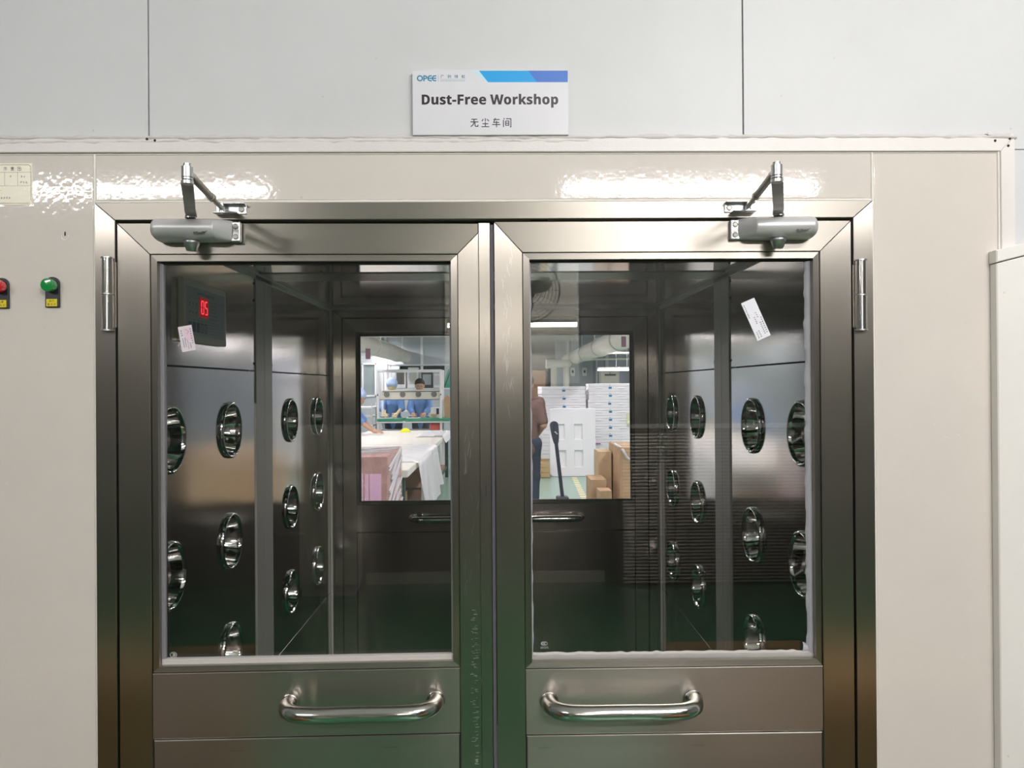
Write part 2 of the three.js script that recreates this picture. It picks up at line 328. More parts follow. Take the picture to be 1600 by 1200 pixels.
// --- white angle trim that closes the casing against the wall, with smeared sealant
const angle = structure('trim_2', 'white angle trim with smeared sealant along the top of the casing', 'trim');
part(angle, 'angle', prism([[-1.62, 2.0582], [1.0115, 2.0560], [1.0395, 2.0855], [-1.62, 2.0875]], -0.008, 0.0005, 0.0012), M.trim);
part(angle, 'angle', prism([[1.0115, 0], [1.0115, 2.0557], [1.0395, 2.0852], [1.0395, 0]], -0.008, 0.0005, 0.0012), M.trim);
part(angle, 'sealant_smear', lumpy(-1.6, 2.0865, 1.03, 2.0848, 0.0095, -0.005, 0.0075, 8, 420, 0.75), M.trim);
part(angle, 'sealant_smear', lumpy(-1.4, 2.079, 0.2, 2.0795, 0.011, -0.003, 0.0045, 9, 300, 0.8), M.trim);
part(angle, 'sealant_smear', lumpy(0.985, 2.087, 1.042, 2.083, 0.012, -0.005, 0.009, 10, 40, 0.8), M.trim);
for (const [x, y] of [[1.029, 2.08], [1.0, 2.076], [-0.655, 2.083], [-0.64, 2.08], [1.026, 2.066]]) part(angle, 'screw', new THREE.SphereGeometry(0.0026, 10, 8).scale(1, 1, 0.6).translate(x, y, 0.001), M.gap);

// --- stainless door frames: near and far, mitred at the head
function doorFrame(name, label, z) {
  const f = structure(name, label, 'door frame');
  const SV = z < -1 ? M.innerV : M.steelV, SH = z < -1 ? M.innerH : M.steelH, o = 0.7568, i = 0.7185, t = 1.9595, h = 1.9265;
  part(f, 'jamb', prism([[-o, 0], [-i, 0], [-i, h - 0.0006], [-o, t - 0.0006]], z - 0.075, z), SV);
  part(f, 'jamb', prism([[o, 0], [o, t - 0.0006], [i, h - 0.0006], [i, 0]], z - 0.075, z), SV);
  const head = [[-i + 0.0006, h], [i - 0.0006, h], [o - 0.0006, t], [-o + 0.0006, t]];
  if (z === 0) part(f, 'head', prism(head, z - 0.075, z, 0.0008, [rectHole(0.086, 0.119, 1.9275, 1.9345)]), SH);
  else part(f, 'head', prism(head, z - 0.075, z), SH);
  part(f, 'rebate', bx(-i, i, h - 0.012, h + 0.01, z - 0.075, z - 0.058), M.gap);
  for (const s of [-1, 1]) part(f, 'rebate', bx(s * i - 0.014, s * i + 0.014, 0, h, z - 0.075, z - 0.058), M.gap);
  return f;
}
const frameNear = doorFrame('trim_3', 'mitred stainless steel frame around the near pair of doors', 0);
part(frameNear, 'strike_plate', bx(0.0855, 0.1195, 1.926, 1.936, -0.02, -0.012), M.hole);
const FAR = -2.073;
doorFrame('trim_4', 'mitred stainless steel frame around the far pair of doors', FAR);

// --- door leaves
function handle(parent, x0, x1, y, zf) {
  const out = 0.060, pts = [[x0, y, zf - 0.004], [x0, y, zf + 0.018], [x0 + 0.008, y, zf + 0.040], [x0 + 0.028, y, zf + 0.055], [x0 + 0.055, y, zf + out], [(x0 + x1) / 2, y, zf + out], [x1 - 0.055, y, zf + out], [x1 - 0.028, y, zf + 0.055], [x1 - 0.008, y, zf + 0.040], [x1, y, zf + 0.018], [x1, y, zf - 0.004]];
  const h = part(parent, 'handle', tubeGeo(pts, 0.0155, 90, 20), M.tube, 'polished round pull handle');
  for (const x of [x0, x1]) part(h, 'collar', new THREE.TorusGeometry(0.0165, 0.0022, 8, 28).translate(x, y, zf + 0.003), M.tube);
}
function doorLeaf(name, label, o) {          // closed position; o.hinge 'left' or 'right', o.z front plane
  const z = o.z, g = structure(name, label, 'door', [o.hinge === 'left' ? -0.7265 : 0.7265, 0, z]);
  const w = (n, geo, m, l) => wpart(g, n, geo, m, l);
  const L = o.hinge === 'left', SV = z < -1 ? M.innerV : M.steelV, SH = z < -1 ? M.innerH : M.steelH, SP = z < -1 ? M.innerH : M.steelPanel;
  const a = L ? -0.7145 : 0.0145, b = L ? -0.0165 : 0.7140;            // leaf edges
  const ia = L ? -0.653 : 0.069, ib = L ? -0.0575 : 0.653;             // inner edges of the stiles
  const top = 1.9205, it = 1.8610, ba = 1.0485, hb = 0.9215, bot = 0.012, low = 0.12;
  const zt = z - 0.046, zf = z - 0.0015, e = 0.0005;
  w('stile', prism([[a, bot], [ia, bot], [ia, it - e], [a, top - e]], zt, zf), SV);
  w('stile', prism([[ib, bot], [b, bot], [b, top - e - (L ? 0.018 : 0)], [ib, it - e]], zt, zf), SV);
  w('top_rail', prism([[ia + e, it], [ib - e, it], [b - e, top - (L ? 0.018 : 0)], ...(L ? [[b - e, top]] : []), [a + e, top]], zt, zf), SH);
  w('handle_rail', prism([[ia + e, hb], [ib - e, hb], [ib - e, ba], [ia + e, ba]], zt, zf - 0.0004, 0.0012), SP);
  w('lower_panel', prism([[ia + 0.002, low], [ib - 0.002, low], [ib - 0.002, hb - 0.003], [ia + 0.002, hb - 0.003]], zt, zf - 0.002, 0.0016), SP);
  w('bottom_rail', prism([[ia + e, bot], [ib - e, bot], [ib - e, low - 0.003], [ia + e, low - 0.003]], zt, zf, 0.0008), SH);
  w('core', bx(ia - 0.004, ib + 0.004, bot + 0.01, ba - 0.01, zt + 0.003, zf - 0.004), M.gap);
  // glazing beads, sloping in towards the pane
  const bw = 0.0125, oa = ia + 0.0012, ob = ib - 0.0012, ot = it - 0.0012, obm = ba + 0.0012, zo = zf - 0.0036, zi = zf - 0.0008, zg = z - 0.024;
  const O = [V(oa, obm, zo), V(ob, obm, zo), V(ob, ot, zo), V(oa, ot, zo)], I = [V(oa + bw, obm + bw, zi), V(ob - bw, obm + bw, zi), V(ob - bw, ot - bw, zi), V(oa + bw, ot - bw, zi)];
  const D = [SH, SV, SH, SV];
  for (let k = 0; k < 4; k++) { const n = (k + 1) % 4; w('glazing_bead', solid4([O[k], O[n], I[n], I[k]], zg + 0.001), D[k]); }
  w('glass_pane', bx(oa + 0.003, ob - 0.003, obm + 0.003, ot - 0.003, zg - 0.003, zg + 0.001), M.glass, 'clear glass pane');
  // rear beads so that the leaf is whole from inside
  const Ib = I.map((p) => V(p.x, p.y, zt + 0.001)), Ob = O.map((p) => V(p.x, p.y, zt + 0.001));
  for (let k = 0; k < 4; k++) { const n = (k + 1) % 4; w('inner_bead', solid4([Ob[n], Ob[k], Ib[k], Ib[n]].map((p) => V(p.x, p.y, zg - 0.0035)), zt + 0.001), SV); }
  const gx0 = oa + bw, gx1 = ob - bw, gy0 = obm + bw, gy1 = ot - bw;
  if (o.seal === 'neat') {
    w('gasket', bx(gx0 - 0.001, gx0 + 0.007, gy0 - 0.001, gy1, zg, zg + 0.010, 0.002), M.gasket);
    w('gasket', bx(gx0, gx1, gy0 - 0.003, gy0 + 0.0105, zg, zg + 0.012, 0.002), M.siliconeWhite);
    w('gasket', bx(gx1 - 0.004, gx1 + 0.001, gy0, gy1, zg, zg + 0.008, 0.002), M.gasket);
    w('gasket', bx(gx0, gx1, gy1 - 0.005, gy1 + 0.001, zg, zg + 0.010, 0.002), M.gap);
  }
  if (o.seal === 'smeared') {
    w('silicone', lumpy(gx1 - 0.003, gy0, gx1 - 0.003, gy1, 0.015, zg + 0.001, 0.009, 31, 260, 0.3), M.silicone, 'smeared grey silicone');
    w('silicone', lumpy(gx0, gy0 + 0.004, gx1, gy0 + 0.003, 0.016, zg + 0.001, 0.010, 32, 220, 0.22), M.siliconeWhite, 'smeared white silicone');
    w('silicone', lumpy(gx1 - 0.02, gy0 + 0.016, gx1 - 0.006, gy0 + 0.014, 0.014, zg + 0.001, 0.006, 33, 24, 0.8), M.silicone);
    w('silicone', lumpy(gx0 + 0.001, gy0, gx0 + 0.001, gy1, 0.005, zg + 0.001, 0.008, 34, 200, 0.6), M.silicone);
    w('gasket', bx(gx0, gx1, gy1 - 0.004, gy1 + 0.001, zg, zg + 0.010, 0.002), M.gap);
  }
  if (o.seal === 'dark') for (const q of [[gx0 - 0.001, gx0 + 0.006, gy0, gy1], [gx1 - 0.006, gx1 + 0.001, gy0, gy1], [gx0, gx1, gy1 - 0.008, gy1 + 0.001], [gx0, gx1, gy0 - 0.001, gy0 + 0.004]]) w('gasket', bx(...q, zg, zg + 0.012, 0.002), M.gap);
  if (L) {
    w('astragal', prism([[-0.0168, bot], [0.0065, bot], [0.0065, top + 0.001], [-0.0168, top + 0.001]], zt, z + 0.0025, 0.0012), SV, 'raised cover strip');
    w('edge_seal', bx(0.0067, 0.0135, bot, top - 0.002, zt + 0.006, z - 0.004, 0.001), M.rubber, 'grey rubber edge seal');
  }
  const hx = L ? [-0.390, -0.106] : [0.115, 0.396];
  handle(g, hx[0] - g.position.x, hx[1] - g.position.x, 0.9875, zf - z);
  return g;
}
const leafL = doorLeaf('door_1', 'near left stainless door leaf with glass window and control panel behind', { hinge: 'left', z: 0, seal: 'neat' });
leafL.rotation.y = 0.019;
const leafR = doorLeaf('door_2', 'near right stainless door leaf with messy silicone around its window', { hinge: 'right', z: 0, seal: 'smeared' });
doorLeaf('door_3', 'far left stainless door leaf seen through the near left window', { hinge: 'left', z: FAR, seal: 'dark' });
doorLeaf('door_4', 'far right stainless door leaf seen through the near right window', { hinge: 'right', z: FAR, seal: 'dark' });

// scratches rubbed into the near left meeting stile and safety marks etched on the panes
{
  const s = [], px = -leafL.position.x;
  for (let i = 0; i < 120; i++) { const y = 1.17 - 0.42 * Math.pow(rnd(), 0.9) * 1.0, x = -0.0245 - 0.014 * rnd() * rnd(); s.push(new THREE.BoxGeometry(rr(0.002, 0.008), rr(0.0004, 0.0012), 0.0003).translate(x + px, y, -0.00135)); }
  for (let i = 0; i < 26; i++) s.push(new THREE.BoxGeometry(0.0005, rr(0.004, 0.03), 0.0003).rotateZ(rr(-0.3, 0.3)).translate(rr(-0.05, -0.02) + px, rr(1.15, 1.6), -0.00135));
  const m = part(leafL, 'scratches', merge(s), M.bright); m.userData.kind = 'stuff';
}
{
  const s = [], px = -leafR.position.x;
  for (let i = 0; i < 34; i++) s.push(new THREE.BoxGeometry(0.0005, rr(0.004, 0.03), 0.0003).rotateZ(rr(-0.25, 0.25)).translate(rr(0.03, 0.05) + px, rr(1.55, 1.88), -0.00135));
  const m = part(leafR, 'scratches', merge(s), M.bright); m.userData.kind = 'stuff';
}
M.etch = std(lin(0.55, 0.58, 0.57), 0.8);
{
  const t = (x, y, r, tube, sx, sy) => new THREE.TorusGeometry(r, tube, 6, 28).scale(sx, sy, 0.3).translate(x, y, -0.0225);
  const mk = [t(0.1075, 1.0915, 0.0062, 0.0005, 1, 0.62)];
  for (const k of [-1, 0, 1]) mk.push(new THREE.TorusGeometry(0.0022, 0.0005, 6, 16, Math.PI * 1.3).rotateZ(Math.PI * 0.35).scale(1, 1, 0.3).translate(0.1075 + k * 0.0027, 1.0915, -0.0225));
  for (let i = 0; i < 7; i++) { mk.push(new THREE.BoxGeometry(0.0006, 0.004, 0.0002).translate(0.1008 + i * 0.0023, 1.0835, -0.0225)); mk.push(new THREE.BoxGeometry(0.0014, 0.0006, 0.0002).translate(0.1013 + i * 0.0023, 1.0820 + (i % 3) * 0.0014, -0.0225)); }
  part(leafR, 'safety_mark', merge(mk).translate(-leafR.position.x, 0, 0), M.etch, 'small etched safety glass mark');
  const nk = [t(-0.6205, 1.0775, 0.0064, 0.0006, 1, 0.78)];
  for (const k of [0, 1, 2]) nk.push(new THREE.TorusGeometry(0.0026, 0.0006, 6, 16, Math.PI).rotateZ(-Math.PI / 2).scale(1, 1, 0.3).translate(-0.623 + k * 0.0018, 1.0775, -0.0225));
  part(leafL, 'safety_mark', merge(nk).translate(-leafL.position.x, 0, 0), M.etch, 'small etched safety glass mark');
}

// --- the stainless cabin between the two pairs of doors
const CL = -0.774, CR = 0.7785, CT = 1.9735, Z0 = -0.076, Z1 = FAR;
const rows = [1.477, 1.150, 0.828], colsL = [-0.357, -0.766, -1.402, -1.822], colsR = [-0.405, -0.781, -1.418, -1.842];
function cabinWall(name, label, x, side, cols) {
  const g = structure(name, label, 'wall');
  const put = (n, geo, m) => { geo.rotateY(side * Math.PI / 2); geo.translate(x, 0, 0); return part(g, n, geo, m); };
  // local plane: u runs along depth, so that after the turn the face looks into the cabin
  const U = (z) => (side > 0 ? -z : z);
  const span = (z0, z1) => [Math.min(U(z0), U(z1)), Math.max(U(z0), U(z1))];
  for (const [za, zb] of [[Z0, -0.999], [-1.171, Z1]]) {
    const [u0, u1] = span(za, zb), zone = cols.filter((c) => c < za && c > zb);
    put('upper_panel', prism([[u0, 1.6575], [u1, 1.6575], [u1, CT], [u0, CT]], -0.02, 0, 0.0006), M.cabin);
    put('nozzle_panel', prism([[u0, 0.6475], [u1, 0.6475], [u1, 1.6535], [u0, 1.6535]], -0.02, 0, 0.0006, zone.flatMap((c) => rows.slice(0, 3).map((y) => circleHole(U(c), y, 0.077)))), M.cabin);
    put('lower_panel', prism([[u0, 0], [u1, 0], [u1, 0.6445], [u0, 0.6445]], -0.02, 0, 0.0006, []), M.cabin);
  }
  const [s0, s1] = span(-0.999, -1.085), [t0, t1] = span(-1.0856, -1.171);
  for (const [a, b] of [[s0, s1], [t0, t1]]) put('joint_strip', prism([[a, 0], [b, 0], [b, CT], [a, CT]], -0.02, 0.004, 0.001), M.strip);
  for (const z of [-0.992, -1.178]) for (const y of [1.94, 1.885, 1.68]) put('screw', new THREE.CylinderGeometry(0.0042, 0.0042, 0.003, 12).rotateX(Math.PI / 2).translate(U(z), y, 0.001), M.gap);
  const [b0, b1] = span(Z0, Z1);
  put('backing', new THREE.BoxGeometry(b1 - b0 + 0.02, CT, 0.02).translate((b0 + b1) / 2, CT / 2, -0.14), M.gap);
  return g;
}
cabinWall('wall_cabin_left', 'left brushed steel wall of the air shower cabin with nozzles', CL, 1, colsL);
cabinWall('wall_cabin_right', 'right brushed steel wall of the air shower cabin with nozzles', CR, -1, colsR);
{
  const c = structure('ceiling_cabin', 'shiny stainless ceiling of the air shower cabin', 'ceiling');
  part(c, 'ceiling_panel', bx(CL - 0.16, CR + 0.16, CT, CT + 0.02, -1.0, Z0), M.cabinTop);
  part(c, 'ceiling_panel', bx(CL - 0.16, CR + 0.16, CT, CT + 0.02, Z1 - 0.075, -1.1715), M.cabinTop);
  part(c, 'joint_strip', bx(CL, CR, CT - 0.003, CT + 0.02, -1.1705, -1.001, 0.001), M.steelH);
  for (const [x, s] of [[CL, 1], [CR, -1]]) {
    part(c, 'cove', bx(Math.min(x, x + s * 0.014), Math.max(x, x + s * 0.014), CT - 0.004, CT, Z1, Z0, 0.001), M.siliconeWhite); part(c, 'cove', bx(Math.min(x, x + s * 0.004), Math.max(x, x + s * 0.004), CT - 0.018, CT - 0.004, Z1, Z0, 0.001), M.siliconeWhite);
  }
  part(c, 'cove', bx(CL, CR, CT - 0.012, CT, Z1, Z1 + 0.004, 0.001), M.trim);
  for (const [x, z] of [[-0.55, -0.97], [0.5, -0.97], [-0.6, -1.2], [0.55, -1.2]]) part(c, 'screw', cyl(x, CT - 0.0005, z, 0.005, 0.002, 'y', 12), M.gap);
  const f = structure('floor_cabin', 'steel floor of the air shower cabin', 'floor');
  part(f, 'floor_plate', bx(CL - 0.16, CR + 0.16, -0.1, 0, Z1 - 0.08, -0.02), M.floor);
  const k = structure('trim_5', 'pale sealant strips in the far corners of the cabin', 'sealant');
  part(k, 'sealant_bead', bx(CL, CL + 0.011, 0, CT - 0.012, Z1, Z1 + 0.011, 0.004), M.caulk);
  part(k, 'sealant_bead', bx(CR - 0.011, CR, 0, CT - 0.012, Z1, Z1 + 0.011, 0.004), M.caulk);
  const b = structure('trim_6', 'steel filler strips between the far door frame and the cabin walls', 'trim');
  for (const [x0, x1] of [[CL - 0.02, -0.7575], [0.7575, CR + 0.02]]) part(b, 'filler_strip', bx(x0, x1, 0, CT, Z1 - 0.07, Z1 - 0.002), M.steelV);
  part(b, 'filler_strip', bx(-0.7575, 0.7575, 1.9605, CT, Z1 - 0.07, Z1 - 0.002), M.steelH);
  for (const [x0, x1] of [[CL - 0.16, -0.7575], [0.7575, CR + 0.16]]) part(b, 'filler_strip', bx(x0, x1, 0, CT, Z0, -0.051), M.steelV);
}

// ================================================================== THINGS ON THE FRONT
// --- air nozzles in the cabin walls
function nozzleThing(label, pos, turn) {
  const n = thing('air_nozzle', label, 'nozzle', pos, 'round chrome air nozzles in the cabin walls');
  n.rotation.y = turn;
  return n;
}
const flangeG = new THREE.LatheGeometry([[0.0715, 0.002], [0.0745, 0.0095], [0.0785, 0.0115], [0.0825, 0.0085], [0.0835, 0.0005]].map((p) => new THREE.Vector2(...p)), 48).rotateX(Math.PI / 2);
const bowlG = new THREE.LatheGeometry([[0.0215, -0.066], [0.034, -0.063], [0.047, -0.055], [0.058, -0.041], [0.066, -0.022], [0.0715, 0.002]].map((p) => new THREE.Vector2(...p)), 48).rotateX(Math.PI / 2);
const ballG = new THREE.LatheGeometry([[0.0125, -0.034], [0.0165, -0.0325], [0.0225, -0.0385], [0.0268, -0.050], [0.0255, -0.062], [0.021, -0.070]].map((p) => new THREE.Vector2(...p)), 36).rotateX(Math.PI / 2);
const boreG = new THREE.CylinderGeometry(0.0128, 0.0128, 0.03, 24, 1).rotateX(Math.PI / 2).translate(0, 0, -0.0505);
const screwG = merge([0, 1, 2, 3].map((k) => new THREE.CylinderGeometry(0.003, 0.003, 0.0015, 10).rotateX(Math.PI / 2).translate(0.041 * Math.cos(k * 1.57 + 0.6), 0.041 * Math.sin(k * 1.57 + 0.6), -0.058)));
let nozzle0 = null;
const rowWord = ['top', 'middle', 'bottom'], colWord = ['first', 'second', 'third', 'fourth'];
for (const [side, cols, x] of [['left', colsL, CL], ['right', colsR, CR]]) cols.forEach((z, ci) => rows.forEach((y, ri) => {
  const label = `chrome nozzle, ${rowWord[ri]} row of the ${side} cabin wall, ${colWord[ci]} from the near doors`;
  let n;
  if (!nozzle0) {
    n = nozzle0 = nozzleThing(label, [x, y, z], side === 'left' ? Math.PI / 2 : -Math.PI / 2);
    part(n, 'flange', flangeG, M.chrome); part(n, 'bowl', bowlG, M.chrome);
    const b = part(n, 'jet_ball', ballG, M.chrome); part(b, 'bore', boreG, M.hole); part(n, 'screws', screwG, M.bright).userData.kind = 'stuff';
  } else {
    n = nozzle0.clone(); n.name = numbered('air_nozzle'); n.userData = { ...nozzle0.userData, label }; scene.add(n);
    n.position.set(x, y, z); n.rotation.y = side === 'left' ? Math.PI / 2 : -Math.PI / 2;
  }
}));

// --- control panel on the left cabin wall
{
  const w = 0.290, h = 0.150;
  const face = canvasTex(580, 300, (g, W, H) => {
    g.fillStyle = '#a9c0c6'; g.fillRect(0, 0, W, H);
    g.fillStyle = '#3f5560'; g.font = 'bold 22px sans-serif';
    rnd(); tinyPrint(g, 150, 22, 13, 15, 20, '#3a4d58');
    g.strokeStyle = '#5d7883'; g.lineWidth = 2;
    for (const q of [[24, 66, 556, 66], [24, 200, 300, 200], [320, 66, 320, 286], [320, 200, 556, 200]]) { g.beginPath(); g.moveTo(q[0], q[1]); g.lineTo(q[2], q[3]); g.stroke(); }
    for (let r = 0; r < 2; r++) for (let c = 0; c < 3; c++) { g.fillStyle = '#2c3940'; g.beginPath(); g.arc(50 + c * 44, 100 + r * 56, 6, 0, 7); g.fill(); tinyPrint(g, 38 + c * 44, 114 + r * 56, 2, 9, 10, '#54707c'); }
    for (let c = 0; c < 5; c++) { g.fillStyle = c < 3 ? '#40628c' : '#8fa9b0'; g.strokeStyle = '#40628c'; g.lineWidth = 7; g.fillRect(30 + c * 56, 216, 42, 60); g.strokeRect(33 + c * 56, 219, 36, 54); }
    for (let r = 0; r < 5; r++) tinyPrint(g, 334, 82 + r * 22, 8 - (r % 3), 13, 12, '#617d88');
    for (let r = 0; r < 4; r++) tinyPrint(g, 334, 210 + r * 19, 12, 13, 10, '#54707c');
  });
  const p = thing('control_panel', 'grey control panel with red digital display on the left cabin wall', 'control panel', [CL, 1.800, -0.556]);
  p.rotation.y = Math.PI / 2;
  part(p, 'bezel', bx(-w / 2, w / 2, -0.082, h - 0.074, 0, 0.016, 0.004), std(lin(0.84, 0.81, 0.68), 0.5));
  const fm = part(p, 'face_plate', new THREE.PlaneGeometry(w - 0.028, h - 0.026), std(0xffffff, 0.35, { map: face }));
  fm.position.set(0, (h - 0.156) / 2, 0.0163);
  const dx = -0.021, dy = 0.012;
  const disp = part(p, 'display', bx(dx - 0.0285, dx + 0.0285, dy - 0.026, dy + 0.026, 0.014, 0.0185, 0.001), std(lin(0.24, 0.004, 0.006), 0.25, { emissive: new THREE.Color(0xff0818), emissiveIntensity: 0.16 }), 'red digital display reading 05');
  const seg = (cx, on) => {
    const s = [], W = 0.0075, H = 0.0165, t = 0.003, q = (x, y, w2, h2) => s.push(bx(cx + x - w2, cx + x + w2, dy + y - h2, dy + y + h2, 0.0185, 0.0192));
    const map = { a: [0, H, W - 0.001, t / 2], d: [0, -H, W - 0.001, t / 2], g: [0, 0, W - 0.001, t / 2], f: [-W, H / 2, t / 2, H / 2 - 0.0012], b: [W, H / 2, t / 2, H / 2 - 0.0012], e: [-W, -H / 2, t / 2, H / 2 - 0.0012], c: [W, -H / 2, t / 2, H / 2 - 0.0012] };
    for (const k of on) q(...map[k]); return merge(s);
  };
  const glow = std(lin(0.8, 0.1, 0.12), 0.4, { emissive: new THREE.Color(0xff3848), emissiveIntensity: 1.6 });
  part(disp, 'digit', seg(dx - 0.0125, 'abcdef'), glow); part(disp, 'digit', seg(dx + 0.0125, 'afgcd'), glow);
}

// --- door closers
function closer(s, label) {                  // s = -1 left door, +1 right door
  const c = thing('door_closer', label, 'door closer', [s * 0.565, 1.895, 0]);
  const w = (n, geo, m, l, p = c) => wpart(p, n, geo, m, l);
  // body: D-shaped section swept along x, its inner end raked back to the fixing plate
  const st = [[0.637, 0.30, 0.010], [0.6345, 0.75, 0.034], [0.629, 0.95, 0.045], [0.622, 1, 0.047], [0.515, 1, 0.047], [0.512, 0.99, 0.0455], [0.500, 0.97, 0.026], [0.489, 0.94, 0.010]];
  const pos = [], idx = [], n = 20, yc = 1.9030, hh = 0.0212;
  for (const [x, k, d] of st) for (let i = 0; i <= n; i++) { const t = -Math.PI / 2 + Math.PI * i / n; pos.push(s * x, yc + hh * k * Math.sin(t), 0.001 + d * Math.pow(Math.max(0, Math.cos(t)), 0.62)); }
  for (let j = 0; j < st.length - 1; j++) for (let i = 0; i < n; i++) { const a = j * (n + 1) + i, b = a + n + 1; s > 0 ? idx.push(a, a + 1, b, b, a + 1, b + 1) : idx.push(a, b, a + 1, b, b + 1, a + 1); }
  const g = new THREE.BufferGeometry(); g.setAttribute('position', new THREE.Float32BufferAttribute(pos, 3)); g.setIndex(idx); g.computeVertexNormals(); metreUV(g);
  const body = w('body', g, M.satin, 'satin silver closer body');
  // dark script mark printed on the body, too small to read
  const mk = [], mx = s > 0 ? 0.600 : -0.538, my = 1.8925;
  for (let i = 0; i < 9; i++) mk.push(new THREE.BoxGeometry(0.0028, rr(0.0010, 0.0028), 0.0008).rotateZ(rr(-0.5, 0.5)).translate(mx + (i - 4) * 0.0024, my + rr(-0.0012, 0.0012), 0.0452));
  mk.push(new THREE.BoxGeometry(0.0215, 0.0009, 0.0008).rotateZ(0.06).translate(mx, my - 0.0013, 0.0453), new THREE.BoxGeometry(0.006, 0.0009, 0.0008).rotateZ(0.4).translate(mx + 0.0125, my + 0.002, 0.0452));
  w('printed_mark', merge(mk).translate(0, 0, 0.0005), M.black, 'small dark printed mark', body);
  const plate = w('fixing_plate', bx(Math.min(s * 0.474, s * 0.4935), Math.max(s * 0.474, s * 0.4935), 1.8815, 1.9215, -0.001, 0.009, 0.003), M.bright);
  for (const y of [1.8915, 1.9115]) w('screw', merge([new THREE.TorusGeometry(0.0042, 0.0012, 8, 20).translate(s * 0.483, y, 0.0095), cyl(s * 0.483, y, 0.009, 0.0034, 0.003, 'z', 16)]), M.armSteel, undefined, plate);
  w('spindle_cap', new THREE.LatheGeometry([[0, -0.0215], [0.009, -0.021], [0.0142, -0.008], [0.0152, -0.005], [0.0148, -0.001], [0.0, 0]].map((p) => new THREE.Vector2(...p)), 28).translate(s * 0.5605, 1.8825, 0.026), M.bright, 'conical spindle cap');
  w('washer', cyl(s * 0.5615, 1.9255, 0.028, 0.0098, 0.0045, 'y', 24), M.bright);
  // flat main arm reaching out towards the viewer, with a crank near the spindle
  const ax = s * 0.5615, ex = s * 0.4785;
  const path = [[ax, 1.9295, 0.022], [ax - s * 0.014, 1.9295, 0.064], [ax - s * 0.022, 1.9345, 0.085], [ex, 1.9345, 0.245]], dir = V(path[3][0] - path[2][0], 0, path[3][2] - path[2][2]).normalize(), sx = dir.z * 0.0094, sz = -dir.x * 0.0094;
  const ap = [], ai = [];
  for (const [x, y, z] of path) for (const [k, dy] of [[-1, -0.0028], [1, -0.0028], [1, 0.0028], [-1, 0.0028]]) ap.push(x + k * sx, y + dy, z + k * sz);
  for (let j = 0; j < 3; j++) for (let k = 0; k < 4; k++) { const a = j * 4 + k, b = j * 4 + (k + 1) % 4; ai.push(a, b, a + 4, b, b + 4, a + 4); }
  ai.push(0, 2, 1, 0, 3, 2, 12, 13, 14, 12, 14, 15);
  let ag = new THREE.BufferGeometry(); ag.setAttribute('position', new THREE.Float32BufferAttribute(ap, 3)); ag.setIndex(ai); ag = ag.toNonIndexed(); ag.computeVertexNormals(); metreUV(ag);
  w('main_arm', ag, M.armSteel, 'flat grey arm');
  const el = w('elbow_joint', merge([cyl(ex, 1.9325, 0.243, 0.0098, 0.005, 'y', 28), cyl(ex, 1.9385, 0.243, 0.0088, 0.003, 'y', 28), cyl(ex, 1.9495, 0.243, 0.0092, 0.017, 'y', 28), cyl(ex, 1.960, 0.243, 0.0062, 0.006, 'y', 24)]), M.bright, 'bright cylindrical elbow joint');
  w('rod_socket', cyl(ex - s * 0.002, 1.9475, 0.231, 0.0055, 0.014, 'z', 16), M.bright, undefined, el);
  const A = [ex - s * 0.001, 1.9475, 0.232], B = [s * 0.5055, 1.9445, 0.020], mid = (t) => A.map((v, i) => v + (B[i] - v) * t);
  w('forearm', merge([bar(A, mid(0.62), 0.0062, 18), bar(mid(0.60), mid(0.66), 0.0075, 18), bar(mid(0.64), B, 0.0042, 14)]), M.armSteel, 'round adjustable forearm rod');
  const x0 = s * 0.5225, x1 = s * 0.4645;
  const shoe = w('shoe', merge([bx(Math.min(x0, x1), Math.max(x0, x1), 1.9365, 1.9545, -0.001, 0.003, 0.001), bx(Math.min(x0, x1), Math.max(x0, x1), 1.9535, 1.9560, 0, 0.017, 0.0008), bx(Math.min(x0, x1 + s * 0.012), Math.max(x0, x1 + s * 0.012), 1.9350, 1.9375, 0, 0.022, 0.0008)]), M.bright, 'channel shoe screwed to the frame head');
  w('screw', merge([new THREE.TorusGeometry(0.0045, 0.0013, 8, 20).translate(s * 0.4735, 1.9455, 0.0035), cyl(s * 0.4735, 1.9455, 0.003, 0.0036, 0.003, 'z', 16)]), M.armSteel, undefined, shoe);
  w('pivot_pin', cyl(s * 0.507, 1.9445, 0.014, 0.0052, 0.021, 'y', 18), M.bright, undefined, shoe);
}
closer(-1, 'silver door closer on the left leaf, arm reaching out to the head frame');
closer(1, 'silver door closer on the right leaf, arm reaching out to the head frame');

// --- barrel hinges
function hinge(x, y0, y1, label) {
  const h = thing('barrel_hinge', label, 'hinge', [x, y0, 0.0085]), m = (y0 + y1) / 2;
  wpart(h, 'knuckle', cyl(x, (y0 + m) / 2 - 0.0006, 0.0085, 0.0105, m - y0 - 0.0016, 'y', 28), M.tube);
  wpart(h, 'knuckle', cyl(x, (y1 + m) / 2 + 0.0006, 0.0085, 0.0105, y1 - m - 0.0016, 'y', 28), M.tube);
  wpart(h, 'cap', cyl(x, y1 + 0.001, 0.0085, 0.0118, 0.0026, 'y', 28), M.bright);
  wpart(h, 'cap', cyl(x, y0 - 0.001, 0.0085, 0.0118, 0.0026, 'y', 28), M.bright);
  wpart(h, 'bearing', cyl(x, m, 0.0085, 0.0118, 0.0022, 'y', 28), M.bright);
  wpart(h, 'leaf_plate', bx(Math.min(x, x - Math.sign(x) * 0.013), Math.max(x, x - Math.sign(x) * 0.013), y0 + 0.004, y1 - 0.006, -0.003, 0.002, 0.0008), M.steelV);
}
hinge(-0.7285, 1.714, 1.851, 'upper barrel hinge of the left leaf beside the cream casing');
